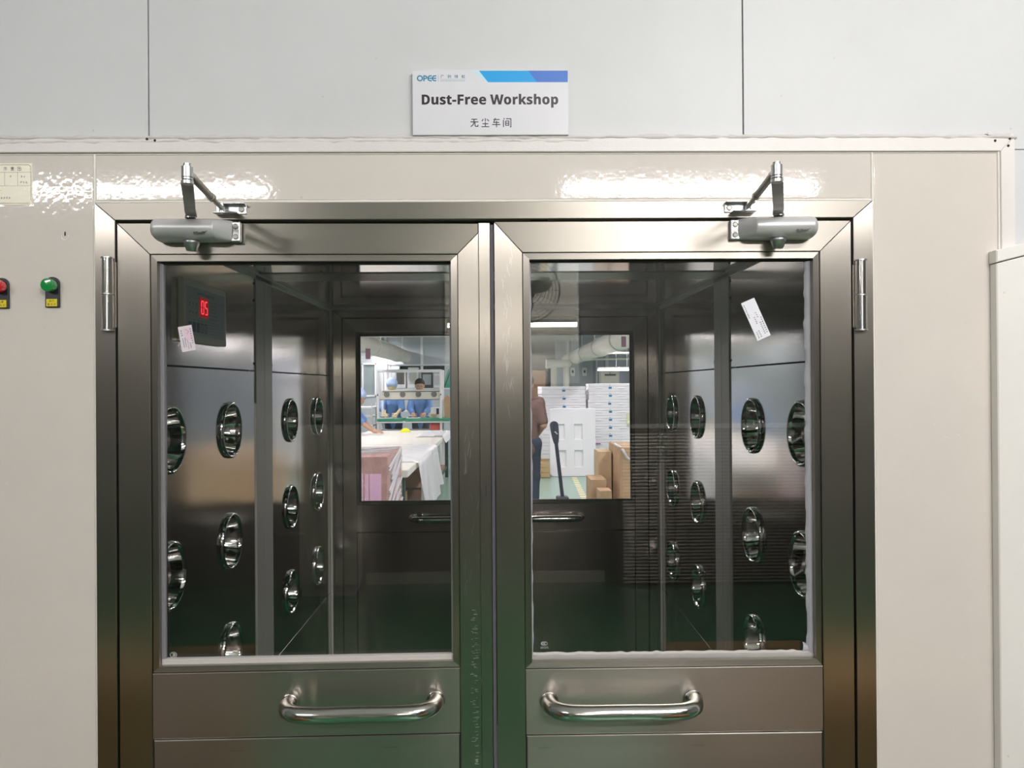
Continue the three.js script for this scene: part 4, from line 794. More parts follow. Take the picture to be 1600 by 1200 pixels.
// ------------------------------------------------------------------ people: smooth bodies from capsules
function sdfGeo(bones, cell, k = 0.03) {
  const lo = V(1e9, 1e9, 1e9), hi = V(-1e9, -1e9, -1e9);
  for (const b of bones) for (const p of [b.a, b.b]) { const r = Math.max(b.ra, b.rb) + 2 * cell; lo.min(V(p[0] - r, p[1] - r, p[2] - r)); hi.max(V(p[0] + r, p[1] + r, p[2] + r)); }
  const nx = Math.ceil((hi.x - lo.x) / cell) + 1, ny = Math.ceil((hi.y - lo.y) / cell) + 1, nz = Math.ceil((hi.z - lo.z) / cell) + 1, F = new Float32Array(nx * ny * nz).fill(1);
  const field = (x, y, z) => {
    let d = 1;
    for (const b of bones) {
      const ex = b.b[0] - b.a[0], ey = b.b[1] - b.a[1], ez = b.b[2] - b.a[2], qx = x - b.a[0], qy = y - b.a[1], qz = z - b.a[2], e = ex * ex + ey * ey + ez * ez;
      const t = e ? Math.max(0, Math.min(1, (qx * ex + qy * ey + qz * ez) / e)) : 0, sx = (qx - ex * t) / (b.sx || 1), sy = qy - ey * t, sz = (qz - ez * t) / (b.sz || 1);
      const v = Math.sqrt(sx * sx + sy * sy + sz * sz) - (b.ra + (b.rb - b.ra) * t), kk = b.k ?? k, h = Math.max(kk - Math.abs(d - v), 0) / kk;
      d = Math.min(d, v) - h * h * kk * 0.25;
    }
    return d;
  };
  const I = (i, j, l) => (l * ny + j) * nx + i;
  for (let l = 0; l < nz; l++) for (let j = 0; j < ny; j++) for (let i = 0; i < nx; i++) F[I(i, j, l)] = field(lo.x + i * cell, lo.y + j * cell, lo.z + l * cell);
  const vid = new Int32Array(nx * ny * nz).fill(-1), pos = [], nor = [], idx = [];
  for (let l = 0; l < nz - 1; l++) for (let j = 0; j < ny - 1; j++) for (let i = 0; i < nx - 1; i++) {
    let n = 0, x = 0, y = 0, z = 0;
    const c = [0, 1, 2, 3, 4, 5, 6, 7].map((q) => F[I(i + (q & 1), j + ((q >> 1) & 1), l + (q >> 2))]);
    if (c.every((v) => v > 0) || c.every((v) => v <= 0)) continue;
    for (let a = 0; a < 8; a++) for (const m of [1, 2, 4]) { const b = a ^ m; if (b < a || c[a] > 0 === c[b] > 0) continue; const t = c[a] / (c[a] - c[b]); n++; x += (a & 1) + t * ((b & 1) - (a & 1)); y += ((a >> 1) & 1) + t * (((b >> 1) & 1) - ((a >> 1) & 1)); z += (a >> 2) + t * ((b >> 2) - (a >> 2)); }
    vid[I(i, j, l)] = pos.length / 3;
    const px = lo.x + (i + x / n) * cell, py = lo.y + (j + y / n) * cell, pz = lo.z + (l + z / n) * cell, e = cell * 0.5;
    pos.push(px, py, pz);
    const g = V(field(px + e, py, pz) - field(px - e, py, pz), field(px, py + e, pz) - field(px, py - e, pz), field(px, py, pz + e) - field(px, py, pz - e)).normalize(); nor.push(g.x, g.y, g.z);
  }
  const quad = (a, b, c, d, flip) => { if (Math.min(a, b, c, d) < 0) return; flip ? idx.push(a, c, b, a, d, c) : idx.push(a, b, c, a, c, d); };
  for (let l = 1; l < nz - 1; l++) for (let j = 1; j < ny - 1; j++) for (let i = 1; i < nx - 1; i++) {
    const s = F[I(i, j, l)] <= 0;
    if (s !== F[I(i + 1, j, l)] <= 0) quad(vid[I(i, j - 1, l - 1)], vid[I(i, j, l - 1)], vid[I(i, j, l)], vid[I(i, j - 1, l)], !s);
    if (s !== F[I(i, j + 1, l)] <= 0) quad(vid[I(i - 1, j, l - 1)], vid[I(i - 1, j, l)], vid[I(i, j, l)], vid[I(i, j, l - 1)], !s);
    if (s !== F[I(i, j, l + 1)] <= 0) quad(vid[I(i - 1, j - 1, l)], vid[I(i, j - 1, l)], vid[I(i, j, l)], vid[I(i - 1, j, l)], !s);
  }
  const g = new THREE.BufferGeometry(); g.setAttribute('position', new THREE.Float32BufferAttribute(pos, 3)); g.setAttribute('normal', new THREE.Float32BufferAttribute(nor, 3)); g.setIndex(idx);
  return metreUV(g);
}
const B = (a, b, ra, rb = ra, o = {}) => ({ a, b, ra, rb, ...o });
const lerp3 = (a, b, t) => a.map((v, i) => v + (b[i] - v) * t);
function handBones(wrist, dir, up, side, spread = 0.3, curl = 0.25) {       // palm, four fingers, thumb at the side of the palm
  const d = V(...dir).normalize(), u = V(...up).normalize(), r = d.clone().cross(u).normalize().multiplyScalar(side), W = V(...wrist), P = (f, s, n) => W.clone().addScaledVector(d, f).addScaledVector(r, s).addScaledVector(u, n).toArray(), out = [];
  out.push(B(P(0, 0, 0), P(0.04, 0, 0), 0.026, 0.03, { k: 0.02 }));
  for (const s of [-0.026, 0.026]) out.push(B(P(0.02, s * 0.6, 0), P(0.08, s, 0), 0.017, 0.013, { k: 0.02 }));
  [[-0.031, 0.062], [-0.011, 0.078], [0.010, 0.073], [0.030, 0.058]].forEach(([s, l]) => { const k1 = P(0.085, s, 0), k2 = P(0.085 + l * 0.5, s * (1 + spread), -curl * 0.01), k3 = P(0.085 + l, s * (1 + spread * 1.5), -curl * 0.045); out.push(B(k1, k2, 0.0095, 0.009, { k: 0.006 }), B(k2, k3, 0.009, 0.0075, { k: 0.006 })); });
  out.push(B(P(0.025, -0.028, 0), P(0.055, -0.058, -0.005), 0.012, 0.0105, { k: 0.01 }), B(P(0.055, -0.058, -0.005), P(0.082, -0.066, -0.012), 0.0105, 0.009, { k: 0.006 }));
  return out;
}
// pose: hips, chest, neck, head and limb joints in metres, standing on y = 0; face = direction the head looks (angle about y, 0 = +z)
function person(label, at, P, wear) {
  const o = thing('person', label, 'person', at);
  const fx = Math.sin(P.face), fz = Math.cos(P.face), H = P.head, F = (f, s, u) => [H[0] + fx * f + fz * s, H[1] + u, H[2] + fz * f - fx * s];
  const body = [B(P.hip, P.chest, 0.115, 0.125, { sz: 0.85 }), B(P.chest, P.neck, 0.11, 0.062), B(P.neck, F(0, 0, -0.05), 0.055, 0.052)];
  body.push(B(F(0.0, 0, 0.03), F(-0.012, 0, 0.055), 0.092, 0.088), B(F(0.022, 0, -0.07), F(0.012, 0, 0), 0.052, 0.078), B(F(0.092, 0, -0.012), F(0.108, 0, -0.028), 0.009, 0.013, { k: 0.015 }), B(F(0.092, -0.018, -0.06), F(0.092, 0.018, -0.06), 0.008, 0.008, { k: 0.012 }));
  for (const s of [-1, 1]) body.push(B(F(-0.005, s * 0.088, 0.012), F(-0.008, s * 0.09, -0.02), 0.013, 0.01, { k: 0.01 }));
  const hands = [];
  for (const [k, s] of [['L', -1], ['R', 1]]) {
    body.push(B(P['sh' + k], P['el' + k], 0.05, 0.042), B(P['el' + k], P['wr' + k], 0.041, 0.027), B(P.chest, P['sh' + k], 0.09, 0.055));
    body.push(B(P['hp' + k], P['kn' + k], 0.083, 0.056), B(P['kn' + k], P['an' + k], 0.055, 0.036), B(P['an' + k], [P['an' + k][0] + fx * 0.15, 0.045, P['an' + k][2] + fz * 0.15], 0.042, 0.032), B(P.hip, P['hp' + k], 0.11, 0.085));
    hands.push(...handBones(P['wr' + k], P['hd' + k] || V(...P['wr' + k]).sub(V(...P['el' + k])).toArray(), P['hu' + k] || [fx, 0.2, fz], s));
  }
  const bg = merge([sdfGeo(body, 0.016), sdfGeo(hands, 0.006, 0.012)]);
  const b = part(o, 'body', bg, wear.skin || M.skin);
  const grow = (l, e) => l.map((q) => ({ ...q, ra: q.ra + e, rb: q.rb + e }));
  const sl = wear.sleeve ?? 0.5, top = [B(lerp3(P.hip, P.chest, wear.hem ?? -0.1), P.chest, 0.15, 0.143, { sz: 0.85 }), B(P.chest, P.neck, 0.125, 0.07)];
  for (const k of ['L', 'R']) { top.push(B(P.chest, P['sh' + k], 0.105, 0.07), B(P['sh' + k], lerp3(P['sh' + k], P['el' + k], Math.min(1, sl * 2)), 0.068, 0.066)); if (sl > 0.5) top.push(B(P['el' + k], lerp3(P['el' + k], P['wr' + k], sl * 2 - 1), 0.062, 0.05)); }
  part(o, 'shirt', sdfGeo(top, 0.016), wear.top, wear.topLabel);
  const tr = []; for (const k of ['L', 'R']) tr.push(B(P.hip, P['hp' + k], 0.125, 0.1), B(P['hp' + k], P['kn' + k], 0.098, 0.07), B(P['kn' + k], lerp3(P['kn' + k], P['an' + k], 0.95), 0.068, 0.056));
  part(o, 'trousers', sdfGeo(tr, 0.018), wear.legs || M.denim);
  const sh = []; for (const k of ['L', 'R']) sh.push(B([P['an' + k][0] - fx * 0.05, 0.05, P['an' + k][2] - fz * 0.05], [P['an' + k][0] + fx * 0.17, 0.043, P['an' + k][2] + fz * 0.17], 0.05, 0.042));
  part(o, 'shoes', sdfGeo(sh, 0.014, 0.002), M.black);
  if (wear.cap) part(o, 'cap', sdfGeo([B(F(-0.01, 0, 0.06), F(-0.03, 0, 0.075), 0.115, 0.11), B(F(0.07, -0.05, 0.05), F(0.07, 0.05, 0.05), 0.04, 0.04)], 0.012), wear.cap);
  else part(o, 'hair', sdfGeo([B(F(-0.012, 0, 0.062), F(-0.035, 0, 0.04), 0.101, 0.096), B(F(-0.055, 0, 0.02), F(-0.06, 0, wear.hairLow ?? -0.05), 0.075, 0.06)], 0.012), M.hair);
  for (const s of [-1, 1]) part(o, 'eye', new THREE.SphereGeometry(0.011, 10, 8).translate(...F(0.083, s * 0.032, 0.008)), M.hair);
  return o;
}
person('person in brown T-shirt and dark jeans standing at the edge of the right window', [0.33, 0, -7.7], {
  face: 2.6, hip: [0, 0.95, 0], chest: [0, 1.28, 0], neck: [0.0, 1.45, 0.01], head: [0.0, 1.6, 0.02],
  shL: [0.155, 1.40, 0.0], elL: [0.205, 1.13, 0.04], wrL: [0.13, 0.98, -0.16], shR: [-0.155, 1.40, 0], elR: [-0.20, 1.12, 0.03], wrR: [-0.17, 0.9, -0.12],
  hpL: [0.085, 0.9, 0], knL: [0.095, 0.5, -0.02], anL: [0.09, 0.09, 0.03], hpR: [-0.085, 0.9, 0], knR: [-0.1, 0.5, -0.03], anR: [-0.1, 0.09, 0.02],
}, { top: M.brownCloth, legs: M.denim, sleeve: 0.42, hem: -0.28, hairLow: -0.1 });
person('person in blue smock bending over the covered table at the left window edge', [-2.62, 0, -11.0], {
  face: 1.45, hip: [-0.12, 0.92, 0.0], chest: [0.12, 1.17, 0.0], neck: [0.23, 1.31, 0.0], head: [0.31, 1.43, 0.0],
  shR: [0.18, 1.25, 0.16], elR: [0.36, 1.04, 0.2], wrR: [0.57, 0.885, 0.17], shL: [0.18, 1.25, -0.16], elL: [0.34, 1.05, -0.2], wrL: [0.5, 0.885, -0.2], hdR: [1, -0.12, 0.1], huR: [0, 1, 0], hdL: [1, -0.12, -0.1], huL: [0, 1, 0],
  hpL: [-0.12, 0.88, -0.09], knL: [-0.08, 0.48, -0.1], anL: [-0.12, 0.09, -0.1], hpR: [-0.12, 0.88, 0.09], knR: [-0.08, 0.48, 0.1], anR: [-0.12, 0.09, 0.1],
}, { top: M.blueCloth, sleeve: 0.5, hem: -0.5, cap: M.capCloth });
const worker = (dx, lean) => ({
  face: 0.1, hip: [0, 0.98, -0.06], chest: [0, 1.3, 0.0 + lean], neck: [0, 1.47, 0.05 + lean], head: [0, 1.61, 0.10 + lean],
  shR: [-0.16, 1.41, lean], elR: [-0.19, 1.18, 0.14], wrR: [-0.12, 1.08, 0.32], shL: [0.16, 1.41, lean], elL: [0.19, 1.18, 0.14], wrL: [0.12, 1.08, 0.32],
  hpL: [0.085, 0.93, -0.06], knL: [0.09, 0.5, -0.03], anL: [0.09, 0.09, -0.06], hpR: [-0.085, 0.93, -0.06], knR: [-0.09, 0.5, -0.03], anR: [-0.09, 0.09, -0.06],
});
person('worker in blue smock and pale blue cap behind the bench', [-2.12, 0, -13.55], worker(0, 0.03), { top: M.blueCloth, sleeve: 0.55, hem: -0.6, cap: M.capCloth, skin: M.skinGlove });
person('dark haired worker in blue smock behind the bench', [-1.58, 0, -13.6], worker(0, 0.02), { top: M.blueCloth, sleeve: 0.9, hem: -0.6 });

// ------------------------------------------------------------------ left half of the workshop
{ // stretch-wrapped pallet load close to the far left window
  const o = thing('wrapped_load', 'stretch wrapped cardboard load with pink sheets at the lower left of the far window', 'pallet load', [-1.28, 0, -4.5]);
  part(o, 'pallet', merge([bx(-0.47, 0.467, 0.09, 0.115, -0.4, 0.4), bx(-0.47, -0.37, 0, 0.09, -0.4, 0.4), bx(0.367, 0.467, 0, 0.09, -0.4, 0.4), bx(-0.05, 0.05, 0, 0.09, -0.4, 0.4)]), M.wood);
  for (const [x0, x1] of [[-0.465, -0.003], [0.001, 0.462]]) for (const [y0, y1] of [[0.116, 0.60], [0.602, 1.088]]) part(o, 'carton', bx(x0, x1, y0, y1, -0.395, 0.395, 0.004), M.cardPink);
  for (const [x0, x1] of [[0.30, 0.327], [0.335, 0.42], [0.2, 0.285]]) part(o, 'pink_sheet', bx(x0, x1, 0.15, 0.962, 0.3955, 0.3975), M.pink);
  part(o, 'stretch_film', bx(-0.475, 0.470, 0.02, 1.101, -0.405, 0.405, 0.012), M.film, 'creased clear stretch film');
  for (let k = 0; k < 22; k++) { const y = 0.25 + k * 0.036, a = rr(-0.05, 0.1), b = rr(-0.4, -0.1); part(o, 'film_fold', bar([0.472, y + a * 0.2, rr(0.2, 0.39)], [0.472, Math.min(1.09, y + rr(0.12, 0.22)), b], rr(0.003, 0.008), 6), M.sheet); }
  for (let k = 0; k < 10; k++) part(o, 'film_fold', bar([rr(-0.1, 0.2), 1.101, rr(-0.38, 0.38)], [rr(0.25, 0.46), 1.101, rr(-0.38, 0.38)], rr(0.003, 0.006), 6), M.sheet);
}
function table(label, x0, x1, z0, z1, top) {
  const o = thing('packing_table', label, 'table', [(x0 + x1) / 2, 0, (z0 + z1) / 2]), w = (x1 - x0) / 2, d = (z1 - z0) / 2;
  part(o, 'table_top', bx(-w, w, top - 0.05, top - 0.012, -d, d, 0.004), M.whitePaint); part(o, 'cover_sheet', bx(-w - 0.006, w + 0.006, top - 0.075, top, -d - 0.006, d + 0.006, 0.012), M.cover, 'cream cover sheet');
  for (const sx of [-1, 1]) for (const sz of [-1, 1]) part(o, 'leg', bx(sx * (w - 0.06) - 0.028, sx * (w - 0.06) + 0.028, 0, top - 0.075, sz * (d - 0.08) - 0.028, sz * (d - 0.08) + 0.028, 0.003), M.tableLeg);
  for (const sx of [-1, 1]) part(o, 'rail', bx(sx * (w - 0.06) - 0.014, sx * (w - 0.06) + 0.014, 0.16, 0.2, -d + 0.1, d - 0.1, 0.003), M.tableLeg);
  part(o, 'low_shelf', bx(-w + 0.08, w - 0.08, 0.2, 0.22, -d + 0.1, d - 0.1), M.cardDark);
}
table('nearer cream covered packing table behind the wrapped load', -2.35, -0.862, -8.78, -5.66, 0.82);
table('farther cream covered packing table in front of the work bench', -2.35, -0.885, -12.0, -8.82, 0.82);
{ // thin plastic sheet hanging over the table edge
  const nu = 40, nv = 16, pos = [], idx = [];
  for (let i = 0; i <= nu; i++) for (let j = 0; j <= nv; j++) {
    const u = i / nu, v = j / nv, z = -6.35 - u * 2.3, fold = 0.045 * Math.sin(u * 26 + v * 2.2) + 0.02 * Math.sin(u * 61 + 1);
    if (v < 0.3) pos.push(-1.16 + v / 0.3 * 0.31, 0.824 + 0.01 * Math.abs(Math.sin(u * 23 + v * 15)), z);
    else { const t = (v - 0.3) / 0.7; pos.push(-0.848 + 0.05 * t + fold * t * 0.9 + 0.012, 0.826 - t * (0.62 + 0.12 * Math.sin(u * 5)), z + 0.05 * t * Math.sin(u * 9)); }
  }
  for (let i = 0; i < nu; i++) for (let j = 0; j < nv; j++) { const a = i * (nv + 1) + j, b = a + nv + 1; idx.push(a, a + 1, b, b, a + 1, b + 1); }
  const g = new THREE.BufferGeometry(); g.setAttribute('position', new THREE.Float32BufferAttribute(pos, 3)); g.setIndex(idx); g.computeVertexNormals(); metreUV(g);
  single('plastic_sheet', g, M.sheet, 'thin white plastic sheet hanging over the right edge of the nearer table', 'sheet', [-0.86, 0.82, -7.5]);
  const q = [], qi = []; for (let i = 0; i <= 18; i++) for (let j = 0; j <= 12; j++) q.push(-1.3 + 0.47 * i / 18, 0.826 + 0.025 * vnoise(i * 0.9, j * 0.9, 999, 999, 5) * (i < 17 ? 1 : 0.3) - (i > 16 ? (i - 16) * 0.05 : 0), -10.2 - 1.5 * j / 12);
  for (let i = 0; i < 18; i++) for (let j = 0; j < 12; j++) { const a = i * 13 + j, b = a + 13; qi.push(a, b, a + 1, b, b + 1, a + 1); }
  const h = new THREE.BufferGeometry(); h.setAttribute('position', new THREE.Float32BufferAttribute(q, 3)); h.setIndex(qi); h.computeVertexNormals(); metreUV(h);
  single('plastic_sheet', h, M.sheet, 'crumpled white plastic film lying on the farther table', 'sheet', [-1.06, 0.82, -10.9]);
}
{
  const s = thing('yellow_hat', 'small bright yellow hat lying on the farther table', 'hat', [-1.63, 0.82, -11.6]);
  part(s, 'dome', new THREE.SphereGeometry(0.085, 20, 10, 0, Math.PI * 2, 0, Math.PI / 2).scale(1, 0.85, 1), M.yellow); part(s, 'brim', cyl(0, 0.005, 0, 0.1, 0.01, 'y', 24), M.yellow);
  carton('small cardboard box under the near end of the packing table', -1.35, -0.98, 0.22, 0.5, -6.6, -6.15, M.card);
  carton('cardboard box on the floor right of the packing tables, bottom one', -0.86, -0.35, 0, 0.3, -12.9, -12.4, M.card, 'cardboard boxes right of the tables');
  carton('cardboard box right of the packing tables, top one of two', -0.86, -0.36, 0.302, 0.602, -12.9, -12.42, M.card, 'cardboard boxes right of the tables');
}
{ // work bench with ionising blower
  const o = thing('work_bench', 'white framed work bench with green mats at the left', 'work bench', [-1.68, 0, -12.95]), w = (...a) => wpart(o, ...a);
  for (const x of [-2.27, -1.10]) for (const z of [-12.66, -13.2]) w('post', bx(x - 0.02, x + 0.02, 0, 1.915, z - 0.02, z + 0.02, 0.004), M.whitePaint);
  for (const z of [-12.66, -13.2]) w('top_beam', bx(-2.29, -1.08, 1.88, 1.925, z - 0.018, z + 0.018, 0.004), M.whitePaint);
  w('bench_top', bx(-2.3, -0.86, 0.93, 0.965, -13.25, -12.62, 0.004), M.whitePaint);
  for (const [x0, x1] of [[-2.28, -1.815], [-1.765, -0.9]]) { const m = w('mat_edge', bx(x0, x1, 0.9655, 1.005, -13.2, -12.60, 0.003), M.mat, 'dark green mat'); w('mat_surface', bx(x0 + 0.004, x1 - 0.004, 1.005, 1.010, -13.19, -12.61), M.mat, undefined, m); }
  w('lower_shelf', bx(-2.27, -1.10, 0.77, 0.79, -13.2, -12.66, 0.003), M.whitePaint); w('back_panel', bx(-2.25, -1.6, 0.2, 0.75, -13.2, -13.18), M.grille);
  const i = thing('ionising_blower', 'cream four fan blower bar hung above the bench', 'blower', [-1.66, 1.365, -12.74]), q = (...a) => wpart(i, ...a);
  q('housing', prism([[-2.255, 1.365], [-1.085, 1.365], [-1.085, 1.545], [-2.21, 1.545]], -12.84, -12.70, 0.004), M.creamPaint);
  q('front_frame', bx(-2.19, -1.12, 1.51, 1.522, -12.702, -12.692), M.tableLeg); q('under_lip', bx(-2.25, -1.09, 1.358, 1.368, -12.71, -12.69), M.tableLeg);
  for (const x of [-2.112, -1.815, -1.522, -1.229]) { const g = q('fan_opening', cyl(x, 1.463, -12.698, 0.056, 0.008, 'z', 28), M.grille); for (const r of [0.018, 0.036, 0.054]) q('guard_ring', new THREE.TorusGeometry(r, 0.003, 6, 24).translate(x, 1.463, -12.692), M.duct, undefined, g); }
  for (const x of [-2.27, -1.10]) q('bracket', bx(x - 0.012, x + 0.012, 1.44, 1.47, -12.72, -12.64), M.whitePaint);
  const b = thing('red_bin', 'red plastic bin on the lower shelf of the bench', 'bin', [-1.21, 0.79, -12.8]);
  part(b, 'tray', bx(-0.1, 0.1, 0, 0.11, -0.09, 0.09, 0.01), M.red); part(b, 'rim', bx(-0.108, 0.108, 0.1, 0.125, -0.098, 0.098, 0.005), M.red);
  const bd = thing('cardboard_sheet', 'brown pointed cardboard sheet standing on the right end of the bench', 'cardboard', [-1.0, 1.01, -13.0]);
  part(bd, 'sheet', prism([[-0.06, 0], [0.17, 0], [0.2, 0.2], [0.0, 0.44], [-0.07, 0.36]], -0.012, 0.012, 0.002), M.card);
  const t = thing('desk_device', 'small white device with dark slot on the right mat', 'device', [-1.22, 1.01, -12.9]);
  part(t, 'case', bx(-0.09, 0.09, 0, 0.2, -0.06, 0.06, 0.012), M.whitePaint); part(t, 'slot', bx(0.02, 0.07, 0.07, 0.18, 0.058, 0.064, 0.004), M.black); part(t, 'tray', bx(-0.08, 0.02, 0.03, 0.08, 0.058, 0.1, 0.004), M.wood);
  for (const [x, l, a] of [[-2.16, 'pale work piece lying on the left mat', 0.5], [-1.63, 'pale work piece lying on the right mat', -0.1]]) { const p = thing('work_piece', l, 'work piece', [x, 1.010, -12.82]); p.rotation.y = a; part(p, 'tray', bx(-0.12, 0.12, 0, 0.018, -0.07, 0.07, 0.004), M.whitePaint); part(p, 'parts', merge([bx(-0.09, -0.03, 0.018, 0.035, -0.05, 0.05, 0.004), bx(0.0, 0.09, 0.018, 0.03, -0.04, 0.04, 0.004)]), M.darkMetal); }
  const pb = thing('pushcart', 'silver cart with stacked trays left of the bench', 'cart', [-2.72, 0, -13.1]);
  for (const x of [-0.3, 0.3]) for (const z of [-0.25, 0.25]) part(pb, 'post', bar([x, 0, z], [x, 1.3, z], 0.016, 8), M.satin);
  for (let k = 0; k < 6; k++) part(pb, 'tray', bx(-0.32, 0.32, 0.35 + k * 0.17, 0.38 + k * 0.17, -0.27, 0.27, 0.004), k % 2 ? M.whitePaint : M.satin);
}
{ // storage rack with things behind the workers
  const o = thing('storage_rack', 'white storage rack behind the workers', 'rack', [-1.75, 0, -15.6]);
  for (const x of [-0.75, 0.75]) for (const z of [-0.2, 0.2]) part(o, 'post', bx(x - 0.02, x + 0.02, 0, 2.12, z - 0.02, z + 0.02, 0.003), M.whitePaint);
  for (const y of [0.5, 1.05, 1.55, 2.08]) part(o, 'shelf', bx(-0.75, 0.75, y, y + 0.025, -0.22, 0.22, 0.003), M.whitePaint);
  const item = (name, label, cat, x, w, h, d, m, m2) => { const t = thing(name, label, cat, [-1.75 + x, 1.575, -15.5]); part(t, 'case', bx(-w / 2, w / 2, 0, h, -d / 2, d / 2, 0.008), m); part(t, 'front', bx(-w * 0.36, w * 0.36, h * 0.2, h * 0.85, d / 2, d / 2 + 0.006, 0.002), m2); };
  item('parts_bin', 'white parts bin with black front on the rack behind the capped worker', 'bin', -0.46, 0.24, 0.42, 0.3, M.whitePaint, M.grille);
  item('parts_bin', 'white parts bin with speckled front on the rack between the workers', 'bin', -0.18, 0.22, 0.46, 0.3, M.whitePaint, M.duct);
  item('monitor', 'grey monitor on the rack above the dark haired worker', 'monitor', 0.12, 0.26, 0.36, 0.08, M.grille, M.shopWallLeft);
  item('parts_bin', 'white parts bin with grey front at the right of the monitor', 'bin', 0.36, 0.16, 0.32, 0.3, M.whitePaint, M.satin);
  const g = thing('green_sheet', 'leaning green sheet at the right end of the rack', 'sheet', [-1.13, 1.575, -15.45]); part(g, 'sheet', prism([[-0.16, 0], [0.17, 0], [0.17, 0.42], [-0.02, 0.42]], -0.01, 0.01, 0.002), M.greenSheet); part(g, 'rod', bar([-0.12, 0, 0.02], [0.06, 0.44, 0.02], 0.012, 8), M.tableLeg);
}

// ------------------------------------------------------------------ right half of the workshop
let foam0 = null;
function foamBox(label, x, y, z, w, turn, group) {
  const d = 0.52, h = 0.147;
  let o;
  if (!foam0) {
    o = foam0 = thing('foam_box', label, 'box', [0, 0, 0], group);
    part(o, 'tray', bx(-0.5, 0.5, 0, 0.088, -d, 0, 0.006), M.foam); part(o, 'lid', bx(-0.5, 0.5, 0.0905, h, -d, 0, 0.008), M.foam);
    for (const s of [-1, 1]) part(o, 'grip_ledge', prism([[s * 0.26 - 0.07, 0.055], [s * 0.26 + 0.07, 0.055], [s * 0.26 + 0.07, 0.072], [s * 0.26 - 0.07, 0.072]], 0, 0.018, 0.003), M.foam);
    part(o, 'blue_label', bx(-0.035, 0.035, 0.05, 0.085, 0, 0.003), M.foamBlue, 'small blue label'); part(o, 'ink_mark', bx(-0.022, 0.004, 0.104, 0.116, 0, 0.0015), M.foamInk);
  } else { o = foam0.clone(); o.name = numbered('foam_box'); o.userData = { ...foam0.userData, label, group }; scene.add(o); }
  o.position.set(x, y, z); o.rotation.y = turn; o.scale.set(w, 1, 1);
}
const nth = ['bottom', 'second', 'third', 'fourth', 'fifth', 'sixth', 'seventh', 'eighth', 'ninth', 'top'];
for (let k = 0; k < 10; k++) foamBox(`white foam box, ${nth[k]}${k && k < 9 ? ' from the bottom' : ''} of the right foam stack`, 2.045 + rr(-0.012, 0.012), 0.155 + k * 0.1485, -12.5, k > 6 ? 0.80 : 0.83, rr(-0.015, 0.015), 'white foam boxes of the right stack');
for (let k = 0; k < 9; k++) foamBox(`white foam box, ${k === 8 ? 'top' : nth[k]}${k && k < 8 ? ' from the bottom' : ''} of the left foam stack`, 1.19 + rr(-0.01, 0.01), 0.255 + k * 0.1485, -12.5, 0.82, 0.1 + rr(-0.01, 0.01), 'white foam boxes of the left stack');
function pallet(label, x, y, z, w, d, h, turn) {
  const o = thing('wooden_pallet', label, 'pallet', [x, y, z]); o.rotation.y = turn || 0;
  for (let k = 0; k < 5; k++) part(o, 'top_slat', bx(-w / 2, w / 2, h - 0.02, h, -d + k * d / 5 + 0.01, -d + (k + 1) * d / 5 - 0.01, 0.002), M.wood);
  for (const s of [-1, 0, 1]) part(o, 'bearer', bx(s * (w / 2 - 0.05) - 0.05, s * (w / 2 - 0.05) + 0.05, 0, h - 0.02, -d, 0, 0.003), M.wood);
}
pallet('wooden pallet under the right foam stack', 2.045, 0, -12.47, 0.84, 0.56, 0.155);
pallet('tall wooden pallet under the left foam stack', 1.19, 0, -12.47, 0.84, 0.56, 0.255, 0.1);
{ // foam lid standing on its edge in front of the stacks
  const holes = [rectHole(-0.25, -0.14, 0.66, 0.92), rectHole(0.03, 0.17, 0.66, 0.92), rectHole(-0.25, -0.12, 0.17, 0.46), rectHole(0.03, 0.18, 0.17, 0.46)];
  const o = thing('foam_board', 'large white foam board with four recesses standing before the stacks', 'foam board', [1.284, 0, -11.9]);
  part(o, 'panel', prism([[-0.36, 0], [0.37, 0], [0.405, 0.035], [0.405, 1.17], [0.37, 1.203], [-0.36, 1.203], [-0.405, 1.15], [-0.405, 0.04]], 0.02, 0.055, 0.008, holes), M.foam); part(o, 'backing', bx(-0.395, 0.395, 0.01, 1.195, -0.02, 0.0195, 0.006), M.foam);
  const p = thing('yellow_paper', 'pale yellow paper on the right foam stack above the tall carton', 'paper', [2.41, 0.86, -12.44]); part(p, 'sheet', bx(-0.06, 0.07, 0, 0.24, -0.03, -0.02), M.paperNote); part(p, 'crumpled_foot', new THREE.IcosahedronGeometry(0.05, 1).scale(1.3, 0.9, 0.5).translate(0, 0.04, -0.01), M.paperNote);
  const t = thing('packing_strap', 'purple packing strap across the lower right foam boxes', 'strap', [1.72, 0.52, -12.46]); part(t, 'band', bx(-0.09, 0.14, 0, 0.016, -0.012, 0.0, 0.002), std(lin(0.32, 0.03, 0.25), 0.5));
}
for (let k = 0; k < 3; k++) foamBox(`small white foam box, ${['bottom', 'middle', 'top'][k]} one beside the standing person`, 0.66, 0.2 + k * 0.1485, -13.6, 0.3, 0, 'small foam boxes beside the standing person');
pallet('low wooden pallet under the small foam boxes', 0.66, 0, -13.55, 0.34, 0.56, 0.2);
{
  const o = thing('wooden_crate', 'small wooden crate on the floor left of the foam board', 'crate', [0.795, 0, -11.75]);
  for (let k = 0; k < 3; k++) part(o, 'slat', bx(-0.07, 0.065, 0.01 + k * 0.088, 0.09 + k * 0.088, 0.09, 0.105, 0.003), M.wood); for (let k = 0; k < 3; k++) part(o, 'slat', bx(-0.085, -0.07, 0.01 + k * 0.088, 0.09 + k * 0.088, -0.12, 0.105, 0.003), M.wood);
  for (const x of [-0.068, 0.05]) part(o, 'corner_post', bx(x, x + 0.02, 0, 0.28, 0.06, 0.09, 0.002), M.wood); part(o, 'back_board', bx(-0.07, 0.065, 0.0, 0.27, -0.12, -0.105), M.wood);
}
